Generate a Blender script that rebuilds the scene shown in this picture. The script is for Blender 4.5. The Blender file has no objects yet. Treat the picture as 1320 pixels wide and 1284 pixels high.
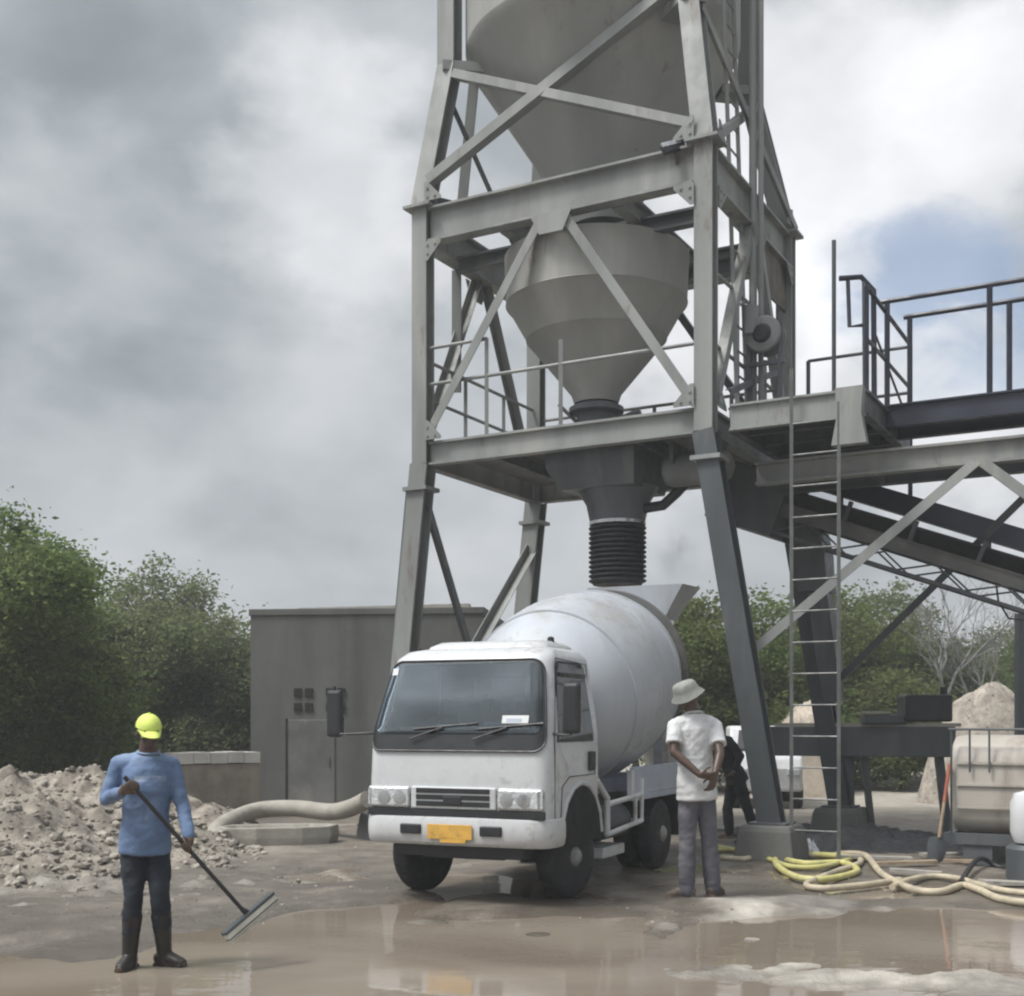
import bpy, bmesh, math, random
import numpy as np
from mathutils import Vector, Matrix, noise
random.seed(7)
rng = np.random.default_rng(7)
SC = bpy.context.scene
COL = SC.collection
R = math.radians

# ------------------------------------------------------------------ camera
F, CX, HY, CAMH = 1600.0, 660.0, 930.0, 1.55
cam = bpy.data.cameras.new('camera')
cam.sensor_fit = 'HORIZONTAL'
cam.sensor_width = 36.0
cam.lens = F / 1320 * 36
cam.shift_y = (HY - 642) / 1320
cam.clip_end = 3000
camo = bpy.data.objects.new('camera', cam)
camo.location = (0, 0, CAMH)
camo.rotation_euler = (R(90), 0, 0)
COL.objects.link(camo)
SC.camera = camo
SC.view_settings.view_transform = 'Standard'
SC.view_settings.look = 'None'
SC.view_settings.exposure = 0.38
SC.view_settings.gamma = 1.0
SC.cycles.filter_width = 2.2

def P(px, py, Y):
    return Vector(((px - CX) / F * Y, Y, CAMH + (HY - py) / F * Y))
def G(px, py):
    Y = CAMH * F / (py - HY)
    return Vector(((px - CX) / F * Y, Y, 0))

# ------------------------------------------------------------------ sky and sun
SUN_DIR = Vector((-0.46, -0.20, 0.86)).normalized()
world = bpy.data.worlds.new('World')
SC.world = world
world.use_nodes = True

class NT:
    def __init__(s, nt):
        s.nt = nt
    def n(s, t, **kw):
        nd = s.nt.nodes.new(t)
        for k, v in kw.items():
            setattr(nd, k, v)
        return nd
    def put(s, sock, v):
        if isinstance(v, bpy.types.NodeSocket):
            s.nt.links.new(v, sock)
        elif v is not None:
            sock.default_value = v
    def math(s, op, a, b=None, c=None, clamp=False):
        nd = s.n('ShaderNodeMath', operation=op, use_clamp=clamp)
        s.put(nd.inputs[0], a)
        if b is not None: s.put(nd.inputs[1], b)
        if c is not None: s.put(nd.inputs[2], c)
        return nd.outputs[0]
    def vmath(s, op, a, b=None, out=0):
        nd = s.n('ShaderNodeVectorMath', operation=op)
        s.put(nd.inputs[0], a)
        if b is not None: s.put(nd.inputs[1], b)
        return nd.outputs[out]
    def noise(s, vec, scale, detail=4, rough=0.55, dist=0.0, col=False):
        nd = s.n('ShaderNodeTexNoise')
        if vec is not None: s.put(nd.inputs['Vector'], vec)
        nd.inputs['Scale'].default_value = scale
        nd.inputs['Detail'].default_value = detail
        nd.inputs['Roughness'].default_value = rough
        nd.inputs['Distortion'].default_value = dist
        return nd.outputs['Color' if col else 'Fac']
    def ramp(s, v, lo, hi, a=0.0, b=1.0, smooth=True):
        nd = s.n('ShaderNodeMapRange', interpolation_type='SMOOTHSTEP' if smooth else 'LINEAR')
        s.put(nd.inputs['Value'], v)
        nd.inputs['From Min'].default_value = lo
        nd.inputs['From Max'].default_value = hi
        nd.inputs['To Min'].default_value = a
        nd.inputs['To Max'].default_value = b
        return nd.outputs[0]
    def mix(s, f, a, b, blend='MIX'):
        nd = s.n('ShaderNodeMix', data_type='RGBA', blend_type=blend)
        s.put(nd.inputs[0], f)
        for i, v in ((6, a), (7, b)):
            if isinstance(v, (tuple, list)) and len(v) == 3: v = (*v, 1)
            s.put(nd.inputs[i], v)
        return nd.outputs[2]
    def sep(s, v):
        nd = s.n('ShaderNodeSeparateXYZ'); s.put(nd.inputs[0], v); return nd.outputs
    def comb(s, x, y, z):
        nd = s.n('ShaderNodeCombineXYZ')
        for i, v in enumerate((x, y, z)): s.put(nd.inputs[i], v)
        return nd.outputs[0]

def build_world():
    nt = world.node_tree
    nt.nodes.clear()
    t = NT(nt)
    tc = t.n('ShaderNodeTexCoord').outputs['Generated']
    d = t.vmath('NORMALIZE', tc)
    sky = t.n('ShaderNodeTexSky', sky_type='NISHITA')
    sky.sun_disc = False
    sky.sun_elevation = math.asin(SUN_DIR.z)
    sky.sun_rotation = math.atan2(SUN_DIR.x, SUN_DIR.y)
    sky.dust_density = 2.5
    bgs = t.n('ShaderNodeBackground'); bgs.inputs[1].default_value = 0.125
    nt.links.new(sky.outputs[0], bgs.inputs[0])
    # cloud layer: a plane of noise seen in perspective, plus broad masses placed by direction
    x, y, z = t.sep(d)[:]
    zz = t.math('ADD', t.math('MAXIMUM', z, 0.0), 0.16)
    pl = t.comb(t.math('DIVIDE', x, zz), t.math('DIVIDE', y, zz), 0.0)
    n1 = t.noise(pl, 0.9, 6, 0.5, 0.25)
    pl2 = t.vmath('MULTIPLY', d, (1.0, 1.0, 1.55))
    n2 = t.noise(pl2, 6.0, 8, 0.52, 0.3)
    warp = t.vmath('SUBTRACT', t.noise(pl2, 5.0, 6, 0.55, 0.0, True), (0.5, 0.5, 0.5))
    wv = t.n('ShaderNodeVectorMath', operation='SCALE'); t.put(wv.inputs[0], warp); wv.inputs[3].default_value = 0.28
    dw = t.vmath('NORMALIZE', t.vmath('ADD', d, wv.outputs[0]))
    def blob(px, py, inner, outer):
        v = Vector(((px - CX) / F, 1, (HY - py) / F)).normalized()
        dt = t.vmath('DOT_PRODUCT', dw, tuple(v), out=1)
        return t.ramp(dt, math.cos(R(outer)), math.cos(R(inner)))
    val = t.math('ADD', t.math('MULTIPLY', t.ramp(n1, .3, .7), 0.07), t.math('MULTIPLY', t.ramp(n2, .28, .72), 0.14))
    val = t.math('ADD', val, 0.285)
    for px, py, a, b, amt in ((170, 60, 1, 10, -0.085), (100, 400, 0.5, 6, -0.06), (200, 440, .5, 7, -0.04), (330, 690, .3, 4, -.04), (460, 30, .5, 6, .06),
                              (60, 250, 0.3, 6, 0.10), (430, 230, 0.3, 7, 0.22), (200, 590, 1, 6, .04), (480, 560, 1, 8, 0.06), (720, 700, 1, 7, 0.10), (650, 330, 1, 6, .14),
                              (1120, 190, 1.5, 10, 0.36), (1280, 60, 1, 5, 0.10), (980, 470, 1, 7, 0.30), (1210, 570, 1, 7, 0.30), (1250, 150, .5, 3, -.08)):
        val = t.math('ADD', val, t.math('MULTIPLY', blob(px, py, a, b), amt))
    # brighter cloud round the hidden sun and overhead
    ds = t.vmath('DOT_PRODUCT', d, tuple(SUN_DIR), out=1)
    val = t.math('ADD', val, t.math('MULTIPLY', t.math('MULTIPLY', t.ramp(ds, 0.72, 1.0), 2.6), t.ramp(n2, .3, .65, .35, 1.25)))
    val = t.math('MAXIMUM', val, 0.1)
    tint = t.mix(t.ramp(val, 0.15, 0.7), (0.86, 0.97, 1.05), (0.98, 1.0, 1.035))
    bgc = t.n('ShaderNodeBackground')
    nt.links.new(tint, bgc.inputs[0])
    nt.links.new(val, bgc.inputs[1])
    clear = t.math('ADD', blob(1225, 340, 0.3, 4.9), t.math('MULTIPLY', blob(1290, 460, 0.3, 4.0), 0.75), clamp=True)
    clear = t.math('MULTIPLY', clear, t.ramp(t.noise(pl2, 13, 8, .58, .4), 0.34, 0.54, 0.4, 1.0))
    clear = t.math('MULTIPLY', clear, 0.72)
    mx = t.n('ShaderNodeMixShader')
    nt.links.new(clear, mx.inputs[0]); nt.links.new(bgc.outputs[0], mx.inputs[1]); nt.links.new(bgs.outputs[0], mx.inputs[2])
    out = t.n('ShaderNodeOutputWorld')
    nt.links.new(mx.outputs[0], out.inputs[0])
build_world()

sun = bpy.data.lights.new('sun', 'SUN')
sun.energy = 2.2
sun.angle = R(14)
sun.color = (1.0, 0.96, 0.9)
suno = bpy.data.objects.new('sun', sun)
suno.rotation_euler = (-SUN_DIR).to_track_quat('-Z', 'Y').to_euler()
suno.location = (0, 0, 30)
COL.objects.link(suno)

# ------------------------------------------------------------------ materials
MATS = {}
def mat(name, col, rough=0.6, metal=0.0, var=0.25, scale=3.0, bump=0.0, bscale=40.0, dirt=None, dirt_amt=0.0, dirt_scale=2.0, spec=0.5, streak=False, dirt_z=None, coat=0.0, rust=0.0, splash=0.0):
    """procedural surface: mottled colour, dirt patches with a shape of their own, varied roughness, bump"""
    if name in MATS: return MATS[name]
    m = bpy.data.materials.new(name)
    m.use_nodes = True
    t = NT(m.node_tree)
    b = m.node_tree.nodes['Principled BSDF']
    co = t.n('ShaderNodeTexCoord').outputs['Object']
    v = co
    if streak:
        mp = t.n('ShaderNodeMapping'); t.put(mp.inputs[0], co); mp.inputs['Scale'].default_value = (1, 1, 0.18); v = mp.outputs[0]
    n = t.noise(v, scale, 6, 0.6)
    lo = tuple(c * (1 - var) for c in col); hi = tuple(min(1, c * (1 + var)) for c in col)
    c = t.mix(t.ramp(n, 0.3, 0.7), lo, hi)
    if dirt:
        dn = t.noise(v, dirt_scale, 8, 0.65, 0.4)
        f = t.ramp(dn, 0.62 - 0.3 * dirt_amt, 0.80 - 0.2 * dirt_amt)
        if dirt_z:
            z = t.sep(co)[2]
            f = t.math('MAXIMUM', t.math('MULTIPLY', f, 0.6), t.math('MULTIPLY', t.ramp(t.math('ADD', z, t.math('MULTIPLY', dn, 0.5)), dirt_z[1], dirt_z[0]), 0.8))
        c = t.mix(f, c, dirt)
    if rust:
        mp = t.n('ShaderNodeMapping'); t.put(mp.inputs[0], co); mp.inputs['Scale'].default_value = (1, 1, 0.35)
        rn = t.math('MULTIPLY', t.noise(mp.outputs[0], 5.5, 7, .68, .3), t.ramp(t.noise(co, .8, 3, .5), .35, .6, .75, 1.1))
        c = t.mix(t.math('MULTIPLY', t.ramp(rn, .60, .72), rust), c, (.125, .075, .048))
    if splash:
        sp_ = t.noise(co, 11, 5, .55, .2)
        c = t.mix(t.math('MULTIPLY', t.math('MULTIPLY', t.ramp(sp_, .55, .62), t.ramp(t.noise(co, 1.1, 3, .5), .42, .62)), splash), c, (.33, .325, .31))
    t.put(b.inputs['Base Color'], c)
    t.put(b.inputs['Roughness'], t.ramp(t.noise(co, scale * 2.3, 4, 0.6), 0.3, 0.7, max(0.02, rough - 0.12), min(1, rough + 0.12)))
    b.inputs['Metallic'].default_value = metal
    b.inputs['Specular IOR Level'].default_value = spec
    b.inputs['Coat Weight'].default_value = coat
    if bump:
        bp = t.n('ShaderNodeBump'); bp.inputs['Strength'].default_value = bump; bp.inputs['Distance'].default_value = 0.02
        t.put(bp.inputs['Height'], t.noise(co, bscale, 6, 0.6)); t.put(b.inputs['Normal'], bp.outputs[0])
    MATS[name] = m
    return m

def leaf_mat(name, c1, c2, c3):
    m = bpy.data.materials.new(name); m.use_nodes = True
    t = NT(m.node_tree); b = m.node_tree.nodes['Principled BSDF']
    isl = t.n('ShaderNodeNewGeometry').outputs['Random Per Island']
    co = t.n('ShaderNodeTexCoord').outputs['Object']
    n = t.noise(co, 0.9, 3, 0.5)
    c = t.mix(isl, c1, c2)
    c = t.mix(t.ramp(n, 0.4, 0.68), c, c3)
    t.put(b.inputs['Base Color'], c)
    b.inputs['Roughness'].default_value = 0.6
    b.inputs['Specular IOR Level'].default_value = 0.25
    tr = t.n('ShaderNodeBsdfTranslucent'); t.put(tr.inputs[0], t.mix(1.0, c, (1.5, 1.5, 1.3), 'MULTIPLY'))
    mx = t.n('ShaderNodeMixShader'); mx.inputs[0].default_value = 0.58
    m.node_tree.links.new(b.outputs[0], mx.inputs[1]); m.node_tree.links.new(tr.outputs[0], mx.inputs[2])
    m.node_tree.links.new(mx.outputs[0], m.node_tree.nodes['Material Output'].inputs[0])
    return m

STEEL = mat('painted_steel', (0.222, 0.232, 0.224), 0.55, 0, 0.2, 1.6, 0.1, 60, (0.31, 0.305, 0.28), 0.4, 1.3, streak=True, rust=.5)
STEEL_D = mat('dark_steel', (0.075, 0.085, 0.09), 0.5, 0, 0.25, 2, 0.1, 60, (0.14, 0.13, 0.12), 0.3, 2, streak=True)
LEG_BLUE = mat('blue_grey_steel', (0.056, 0.066, 0.070), 0.5, 0, 0.25, 2, 0.1, 60, (0.12, 0.12, 0.11), 0.35, 2, streak=True)
NAVY = mat('navy_painted_steel', (0.022, 0.026, 0.042), 0.45, 0, 0.3, 2)
SILO = mat('cement_dusted_silo', (0.29, 0.292, 0.278), 0.75, 0, 0.14, 0.8, 0.12, 25, (0.37, 0.365, 0.34), 0.4, 0.7, streak=True, rust=.35)
HOPPER = mat('cement_dusted_hopper', (0.335, 0.333, 0.31), 0.75, 0, 0.14, 1.0, 0.12, 25, (0.42, 0.415, 0.385), 0.4, 1.0, streak=True, rust=.35)
PLATE = mat('grubby_deck_plate', (0.13, 0.13, 0.125), 0.7, 0, 0.25, 1.2, 0.15, 40, (0.22, 0.21, 0.19), 0.4, 1.5)
RUST = mat('rusty_brown_plate', (0.13, 0.115, 0.095), 0.8, 0, 0.25, 3)
RUBBER = mat('black_rubber', (0.018, 0.019, 0.022), 0.6, 0, 0.3, 4, 0.1, 50)
TYRE = mat('muddy_tyre_rubber', (0.022, 0.022, 0.024), 0.75, 0, 0.3, 5, 0.2, 60, (0.13, 0.12, 0.105), 0.25, 4)
WHITE = mat('white_truck_paint', (0.535, 0.55, 0.56), 0.32, 0, 0.04, 2, 0, 1, (0.42, 0.39, 0.35), 0.30, 2.6, dirt_z=(0.35, 1.05), coat=0.2, splash=.55)
WHITE_G = mat('dusty_white_steel', (0.62, 0.63, 0.64), 0.45, 0, 0.08, 2, 0, 1, (0.40, 0.38, 0.35), 0.4, 2)
DRUM = mat('pale_grey_drum_paint', (0.42, 0.445, 0.48), 0.42, 0, 0.10, 1.2, 0.05, 9, (0.36, 0.36, 0.355), 0.42, 1.6, streak=True, splash=.6)
BLUEGREY = mat('pale_blue_grey_paint', (0.40, 0.44, 0.52), 0.5, 0, 0.1, 2, 0, 1, (0.35, 0.33, 0.3), 0.35, 2)
BLACKP = mat('black_plastic', (0.02, 0.021, 0.023), 0.45, 0, 0.2, 4)
CHROME = mat('brushed_steel', (0.55, 0.55, 0.55), 0.3, 0.9, 0.1, 5)
PLATEM = mat('orange_yellow_plate', (0.62, 0.36, 0.07), 0.5, 0, 0.12, 9, 0, 1, (0.30, 0.20, 0.08), 0.35, 16)
LAMPM = mat('clear_lamp_plastic', (0.60, 0.62, 0.63), 0.12, 0.35, 0.25, 22, 0.6, 30)
AMBER = mat('amber_lens', (0.55, 0.22, 0.03), 0.2, 0, 0.15, 10)
CONC = mat('raw_concrete', (0.118, 0.120, 0.112), 0.9, 0, 0.16, 1.2, 0.3, 30, (0.08, 0.08, 0.075), 0.35, 0.8, streak=True)
CONC_L = mat('pale_concrete', (0.36, 0.34, 0.30), 0.9, 0, 0.15, 2, 0.4, 30, (0.24, 0.22, 0.19), 0.3, 2)
VOID = mat('dark_opening', (0.012, 0.012, 0.012), 0.9)
BARK = mat('bark', (0.09, 0.078, 0.062), 0.9, 0, 0.3, 6, 0.5, 30)
BARK_G = mat('grey_bark', (0.20, 0.20, 0.19), 0.9, 0, 0.25, 6, 0.4, 30)
GALV = mat('dull_galvanised_steel', (0.15, 0.155, 0.15), 0.55, 0.2, 0.2, 4)
RIMM = mat('dirty_grey_rim', (0.26, 0.26, 0.255), 0.6, 0, 0.2, 6, 0, 1, (0.13, 0.12, 0.105), 0.4, 5)
HOSE_Y = mat('dusty_yellow_hose', (0.52, 0.49, 0.19), 0.55, 0, 0.2, 5, 0, 1, (0.40, 0.37, 0.30), 0.4, 4)
HOSE_T = mat('dusty_tan_hose', (0.46, 0.40, 0.29), 0.6, 0, 0.2, 5, 0, 1, (0.3, 0.27, 0.22), 0.4, 4)
HOSE_G = mat('cement_coated_hose', (0.30, 0.28, 0.24), 0.75, 0, 0.15, 3, 0.3, 25, (0.36, 0.35, 0.32), 0.35, 3)
TANKM = mat('grubby_white_tank', (0.44, 0.41, 0.365), 0.5, 0, 0.06, 1.0, 0.05, 20, (0.27, 0.235, 0.20), 0.4, 1.6, streak=True)
WOOD = mat('weathered_wood', (0.30, 0.23, 0.16), 0.8, 0, 0.25, 8, 0.3, 30)
REDM = mat('faded_red_paint', (0.33, 0.10, 0.06), 0.6, 0, 0.2, 5)
SKIN = mat('dark_brown_skin', (0.085, 0.053, 0.039), 0.42, 0, 0.15, 12)
DENIM = mat('blue_work_shirt', (0.118, 0.178, 0.30), 0.85, 0, 0.16, 4, 0.35, 9, (0.20, 0.27, 0.40), 0.3, 5)
def chest_band():
    nt = DENIM.node_tree; t = NT(nt); b = nt.nodes['Principled BSDF']
    old = b.inputs['Base Color'].links[0].from_socket
    x, y, z = t.sep(t.n('ShaderNodeTexCoord').outputs['Object'])[:]
    co = t.n('ShaderNodeTexCoord').outputs['Object']
    f = t.math('MULTIPLY', t.ramp(t.math('ABSOLUTE', t.math('SUBTRACT', x, .055)), .095, .08), t.ramp(t.math('ABSOLUTE', t.math('SUBTRACT', z, 1.19)), .022, .014))
    f = t.math('MULTIPLY', t.math('MULTIPLY', f, t.ramp(y, 0.0, -.03)), t.ramp(t.noise(co, 13, 4, .6), .35, .65, .15, .7))
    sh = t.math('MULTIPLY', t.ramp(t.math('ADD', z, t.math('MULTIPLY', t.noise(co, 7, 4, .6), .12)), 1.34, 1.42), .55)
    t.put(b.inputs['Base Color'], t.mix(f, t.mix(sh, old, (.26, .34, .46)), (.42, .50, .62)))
chest_band()
NAVYT = mat('dark_navy_trousers', (0.014, 0.02, 0.03), 0.85, 0, 0.3, 4, 0.3, 10)
GREYT = mat('grey_trousers', (0.105, 0.105, 0.125), 0.85, 0, 0.2, 4, 0.35, 10, (0.17, 0.16, 0.15), 0.3, 4)
TEE = mat('white_tee_cloth', (0.58, 0.585, 0.59), 0.85, 0, 0.06, 4, 0.35, 9)
BLACKC = mat('black_cloth', (0.013, 0.014, 0.016), 0.9, 0, 0.3, 4, 0.3, 10)
BOOT = mat('wet_black_boot', (0.022, 0.019, 0.017), 0.4, 0, 0.3, 6)
SHOE = mat('muddy_brown_shoe', (0.10, 0.075, 0.06), 0.75, 0, 0.3, 8)
CAPM = mat('hi_vis_yellow_cap', (0.62, 0.74, 0.16), 0.7, 0, 0.08, 8)
HATM = mat('grey_hat_cloth', (0.23, 0.24, 0.22), 0.85, 0, 0.12, 8, 0.3, 20, (0.36, 0.37, 0.34), 0.3, 9)
EYEM = mat('eye_white', (0.6, 0.57, 0.52), 0.3, 0, 0.05)
SANDM = mat('pale_gravel', (0.36, 0.325, 0.275), 0.95, 0, 0.3, 5, 0.5, 20, (0.24, 0.21, 0.18), 0.4, 7)
RUBBLEM = mat('rubble_earth', (0.22, 0.195, 0.162), 0.95, 0, 0.42, 3.0, 1.0, 16, (0.38, 0.345, 0.295), 0.45, 2.6)
STONEM = mat('rubble_stone', (0.25, 0.226, 0.192), 0.9, 0, 0.55, 3.2, 0.5, 20, (0.37, 0.345, 0.31), 0.35, 3.0)
WETSAND = mat('black_wet_sand', (0.032, 0.034, 0.038), 0.7, 0, 0.4, 5, 0.7, 20)
DARKIN = mat('dark_cab_lining', (0.045, 0.047, 0.05), 0.8, 0, 0.2, 5)
SEATM = mat('grey_seat_cloth', (0.11, 0.11, 0.115), 0.85, 0, 0.2, 6)
DASH = mat('dashboard_clutter', (0.10, 0.108, 0.11), 0.5, 0, 0.75, 9, 0, 1, (0.30, 0.31, 0.31), 0.3, 14)

def glass_mat():
    m = bpy.data.materials.new('windscreen_glass'); m.use_nodes = True
    t = NT(m.node_tree); b = m.node_tree.nodes['Principled BSDF']
    b.inputs['Base Color'].default_value = (0.02, 0.024, 0.026, 1)
    b.inputs['Roughness'].default_value = 0.04
    b.inputs['IOR'].default_value = 1.55
    tr = t.n('ShaderNodeBsdfTransparent'); tr.inputs[0].default_value = (0.60, 0.66, 0.67, 1)
    gl = t.n('ShaderNodeBsdfGlossy'); gl.inputs['Roughness'].default_value = 0.03; gl.inputs[0].default_value = (0.9, 0.95, 1, 1)
    fr = t.n('ShaderNodeFresnel'); fr.inputs[0].default_value = 1.5
    mx = t.n('ShaderNodeMixShader')
    L = m.node_tree.links
    L.new(fr.outputs[0], mx.inputs[0]); L.new(tr.outputs[0], mx.inputs[1]); L.new(gl.outputs[0], mx.inputs[2])
    L.new(mx.outputs[0], m.node_tree.nodes['Material Output'].inputs[0])
    return m
GLASS = glass_mat()

# ------------------------------------------------------------------ mesh builder
def frame_of(d, up=Vector((0, 0, 1))):
    d = d.normalized()
    if abs(d.dot(up)) > 0.98: up = Vector((1, 0, 0))
    x = d.cross(up).normalized()
    return x, x.cross(d).normalized(), d     # side, up, along

class MB:
    def __init__(s):
        s.v, s.f = [], []
    def add(s, vs, fs):
        o = len(s.v)
        s.v += [Vector(p) for p in vs]
        s.f += [tuple(i + o for i in f) for f in fs]
        return s
    def box(s, c, size, rz=0.0, M=None):
        c = Vector(c); hx, hy, hz = (k / 2 for k in size)
        M = M or Matrix.Rotation(rz, 3, 'Z')
        vs = [c + M @ Vector((a * hx, b * hy, e * hz)) for a in (-1, 1) for b in (-1, 1) for e in (-1, 1)]
        return s.add(vs, [(0, 1, 3, 2), (4, 6, 7, 5), (0, 4, 5, 1), (2, 3, 7, 6), (0, 2, 6, 4), (1, 5, 7, 3)])
    def bar(s, p, q, w, h=None, up=Vector((0, 0, 1)), off=(0, 0)):
        """rectangular bar from p to q, w across, h along up"""
        h = h or w; p = Vector(p); q = Vector(q)
        x, y, d = frame_of(q - p, up)
        o = x * off[0] + y * off[1]
        vs = [e + o + x * (a * w / 2) + y * (b * h / 2) for e in (p, q) for a, b in ((-1, -1), (1, -1), (1, 1), (-1, 1))]
        return s.add(vs, [(3, 2, 1, 0), (4, 5, 6, 7), (0, 1, 5, 4), (1, 2, 6, 5), (2, 3, 7, 6), (3, 0, 4, 7)])
    def ibeam(s, p, q, w, h, up=Vector((0, 0, 1)), t=0.02):
        s.bar(p, q, w, t, up, (0, h / 2 - t / 2)); s.bar(p, q, w, t, up, (0, -h / 2 + t / 2))
        return s.bar(p, q, t, h - 2 * t, up)
    def angle(s, p, q, w, up=Vector((0, 0, 1)), t=0.012):
        s.bar(p, q, w, t, up, (0, 0)); return s.bar(p, q, t, w, up, (w / 2 - t / 2, -w / 2 - t / 2))
    def tube(s, pts, r, n=10, caps=True, side=None):
        """tube along pts; r is a radius, or a list of radii / (a, b) ellipses"""
        pts = [Vector(p) for p in pts]; k = len(pts)
        rr = r if isinstance(r, (list, tuple)) else [r] * k
        rings = []; x = None
        for i, p in enumerate(pts):
            d = (pts[min(i + 1, k - 1)] - pts[max(i - 1, 0)])
            d = d.normalized() if d.length > 1e-9 else Vector((0, 0, 1))
            if side is not None: x = (side - d * side.dot(d)).normalized()
            elif x is None: x = frame_of(d)[0]
            else: x = (x - d * x.dot(d)).normalized()
            y = d.cross(x)
            a, b = rr[i] if isinstance(rr[i], (list, tuple)) else (rr[i], rr[i])
            rings.append([p + x * (a * math.cos(2 * math.pi * j / n)) + y * (b * math.sin(2 * math.pi * j / n)) for j in range(n)])
        return s.loft(rings, caps)
    def loft(s, rings, caps=True, closed=True):
        n = len(rings[0]); vs = [v for r_ in rings for v in r_]; fs = []
        for i in range(len(rings) - 1):
            for j in range(n if closed else n - 1):
                a = i * n + j; b = i * n + (j + 1) % n
                fs.append((a, b, b + n, a + n))
        if caps:
            fs.append(tuple(reversed(range(n)))); fs.append(tuple(range((len(rings) - 1) * n, len(rings) * n)))
        return s.add(vs, fs)
    def lathe(s, o, prof, n=32, axis=Vector((0, 0, 1)), caps=True):
        """prof: list of (distance along the axis, radius)"""
        x, y, d = frame_of(axis); o = Vector(o)
        rings = [[o + d * h + x * (r * math.cos(2 * math.pi * j / n)) + y * (r * math.sin(2 * math.pi * j / n)) for j in range(n)] for h, r in prof]
        return s.loft(rings, caps)
    def ball(s, c, rad, n=12, M=None):
        c = Vector(c); rx, ry, rz = rad if isinstance(rad, (tuple, list)) else (rad,) * 3
        M = M or Matrix.Identity(3)
        rings = []
        for i in range(n // 2 + 1):
            a = -math.pi / 2 + math.pi * i / (n // 2); a = max(-1.54, min(1.54, a))
            rings.append([c + M @ Vector((rx * math.cos(a) * math.cos(2 * math.pi * j / n), ry * math.cos(a) * math.sin(2 * math.pi * j / n), rz * math.sin(a))) for j in range(n)])
        return s.loft(rings)
    def prism(s, poly, d):
        """polygon (3D points) pushed along vector d"""
        n = len(poly); poly = [Vector(p) for p in poly]; d = Vector(d)
        vs = poly + [p + d for p in poly]
        return s.add(vs, [tuple(reversed(range(n))), tuple(range(n, 2 * n))] + [(i, (i + 1) % n, (i + 1) % n + n, i + n) for i in range(n)])
    def obj(s, name, m, parent=None, smooth=False, bevel=0.0, origin=None, sub=0, fix=True):
        me = bpy.data.meshes.new(name)
        o = origin if origin is not None else (ORG.get(parent.name, Vector()) if parent is not None else Vector())
        me.from_pydata([tuple(v - o) for v in s.v], [], s.f)
        if fix:
            bm = bmesh.new(); bm.from_mesh(me); bmesh.ops.recalc_face_normals(bm, faces=bm.faces[:]); bm.to_mesh(me); bm.free()
        me.materials.append(m)
        ob = bpy.data.objects.new(name, me); COL.objects.link(ob)
        if parent is not None:
            ob.parent = parent
            ORG[ob.name] = o
        elif origin is not None:
            ob.location = origin
        if smooth:
            for p in me.polygons: p.use_smooth = True
        if bevel:
            md = ob.modifiers.new('bevel', 'BEVEL'); md.width = bevel; md.segments = 2; md.limit_method = 'ANGLE'; md.angle_limit = R(40)
        if sub:
            md = ob.modifiers.new('sub', 'SUBSURF'); md.levels = sub; md.render_levels = sub
        if smooth and not sub:
            sharp = [e for e in range(0)]
            try: me.set_sharp_from_angle(angle=R(38))
            except Exception: pass
        return ob
ORG = {}
def tag(o, label=None, cat=None, group=None, kind=None):
    for k, v in (('label', label), ('category', cat), ('group', group), ('kind', kind)):
        if v: o[k] = v
    return o
def thing(name, label, cat, loc, group=None, rz=0.0, world=True):
    """Empty at the base of a thing; with world=True its parts are given in world coordinates"""
    o = bpy.data.objects.new(name, None); COL.objects.link(o)
    o.location = loc; o.rotation_euler = (0, 0, rz); o.empty_display_size = 0.3
    ORG[o.name] = Vector(loc) if world else Vector()
    return tag(o, label, cat, group)

def fbm(x, y, sc, oct=4, seed=0.0):
    return noise.fractal(Vector((x * sc + seed, y * sc - seed * 0.7, seed * 1.3)), 1.0, 2.0, oct)
def sstep(a, b, x):
    t = max(0.0, min(1.0, (x - a) / (b - a))) if a != b else 0
    return t * t * (3 - 2 * t)

# ------------------------------------------------------------------ ground
def shore(x):
    """distance up to which the puddle reaches, by x"""
    base = 9.75 - 0.9 * sstep(-1.2, -3.2, x) - 0.55 * sstep(2.4, 5.0, x) + 0.75 * math.exp(-((x - 2.9) / 0.9) ** 2)
    return base
def ground_z(x, y):
    z = 0.016 * fbm(x, y, 0.45, 4, 3.1) + 0.007 * fbm(x, y, 2.2, 3, 8.0)
    z += 0.012
    sh = shore(x) + 0.95 * fbm(x, y, 0.35, 3, 5.5) + .45 * fbm(x, y, 1.4, 3, 9.5)
    z -= 0.075 * sstep(sh + 0.5, sh - 1.7, y)
    z -= .055 * sstep(-.08, .25, fbm(x, y, .62, 3, 21.0)) * sstep(14.5, 12.5, y) * sstep(8.5, 9.5, y) * sstep(-3.6, -2.4, x)
    # wheel-churned slurry at the left
    m = sstep(-1.5, -3.0, x) * sstep(7.5, 9.0, y) * sstep(14, 12, y)
    z += m * (0.035 * abs(fbm(x * 0.6 + 0.5 * y, y, 1.6, 3, 1.0)) + 0.02)
    z += (.05 + .05 * sstep(9.3, 8.2, y)) * pale(x, y) if 6 < y < 13 and x > .5 else 0
    z += 0.9 * sstep(30, 90, y) * fbm(x, y, 0.03, 2, 2.0) * 0.5
    return z

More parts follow.
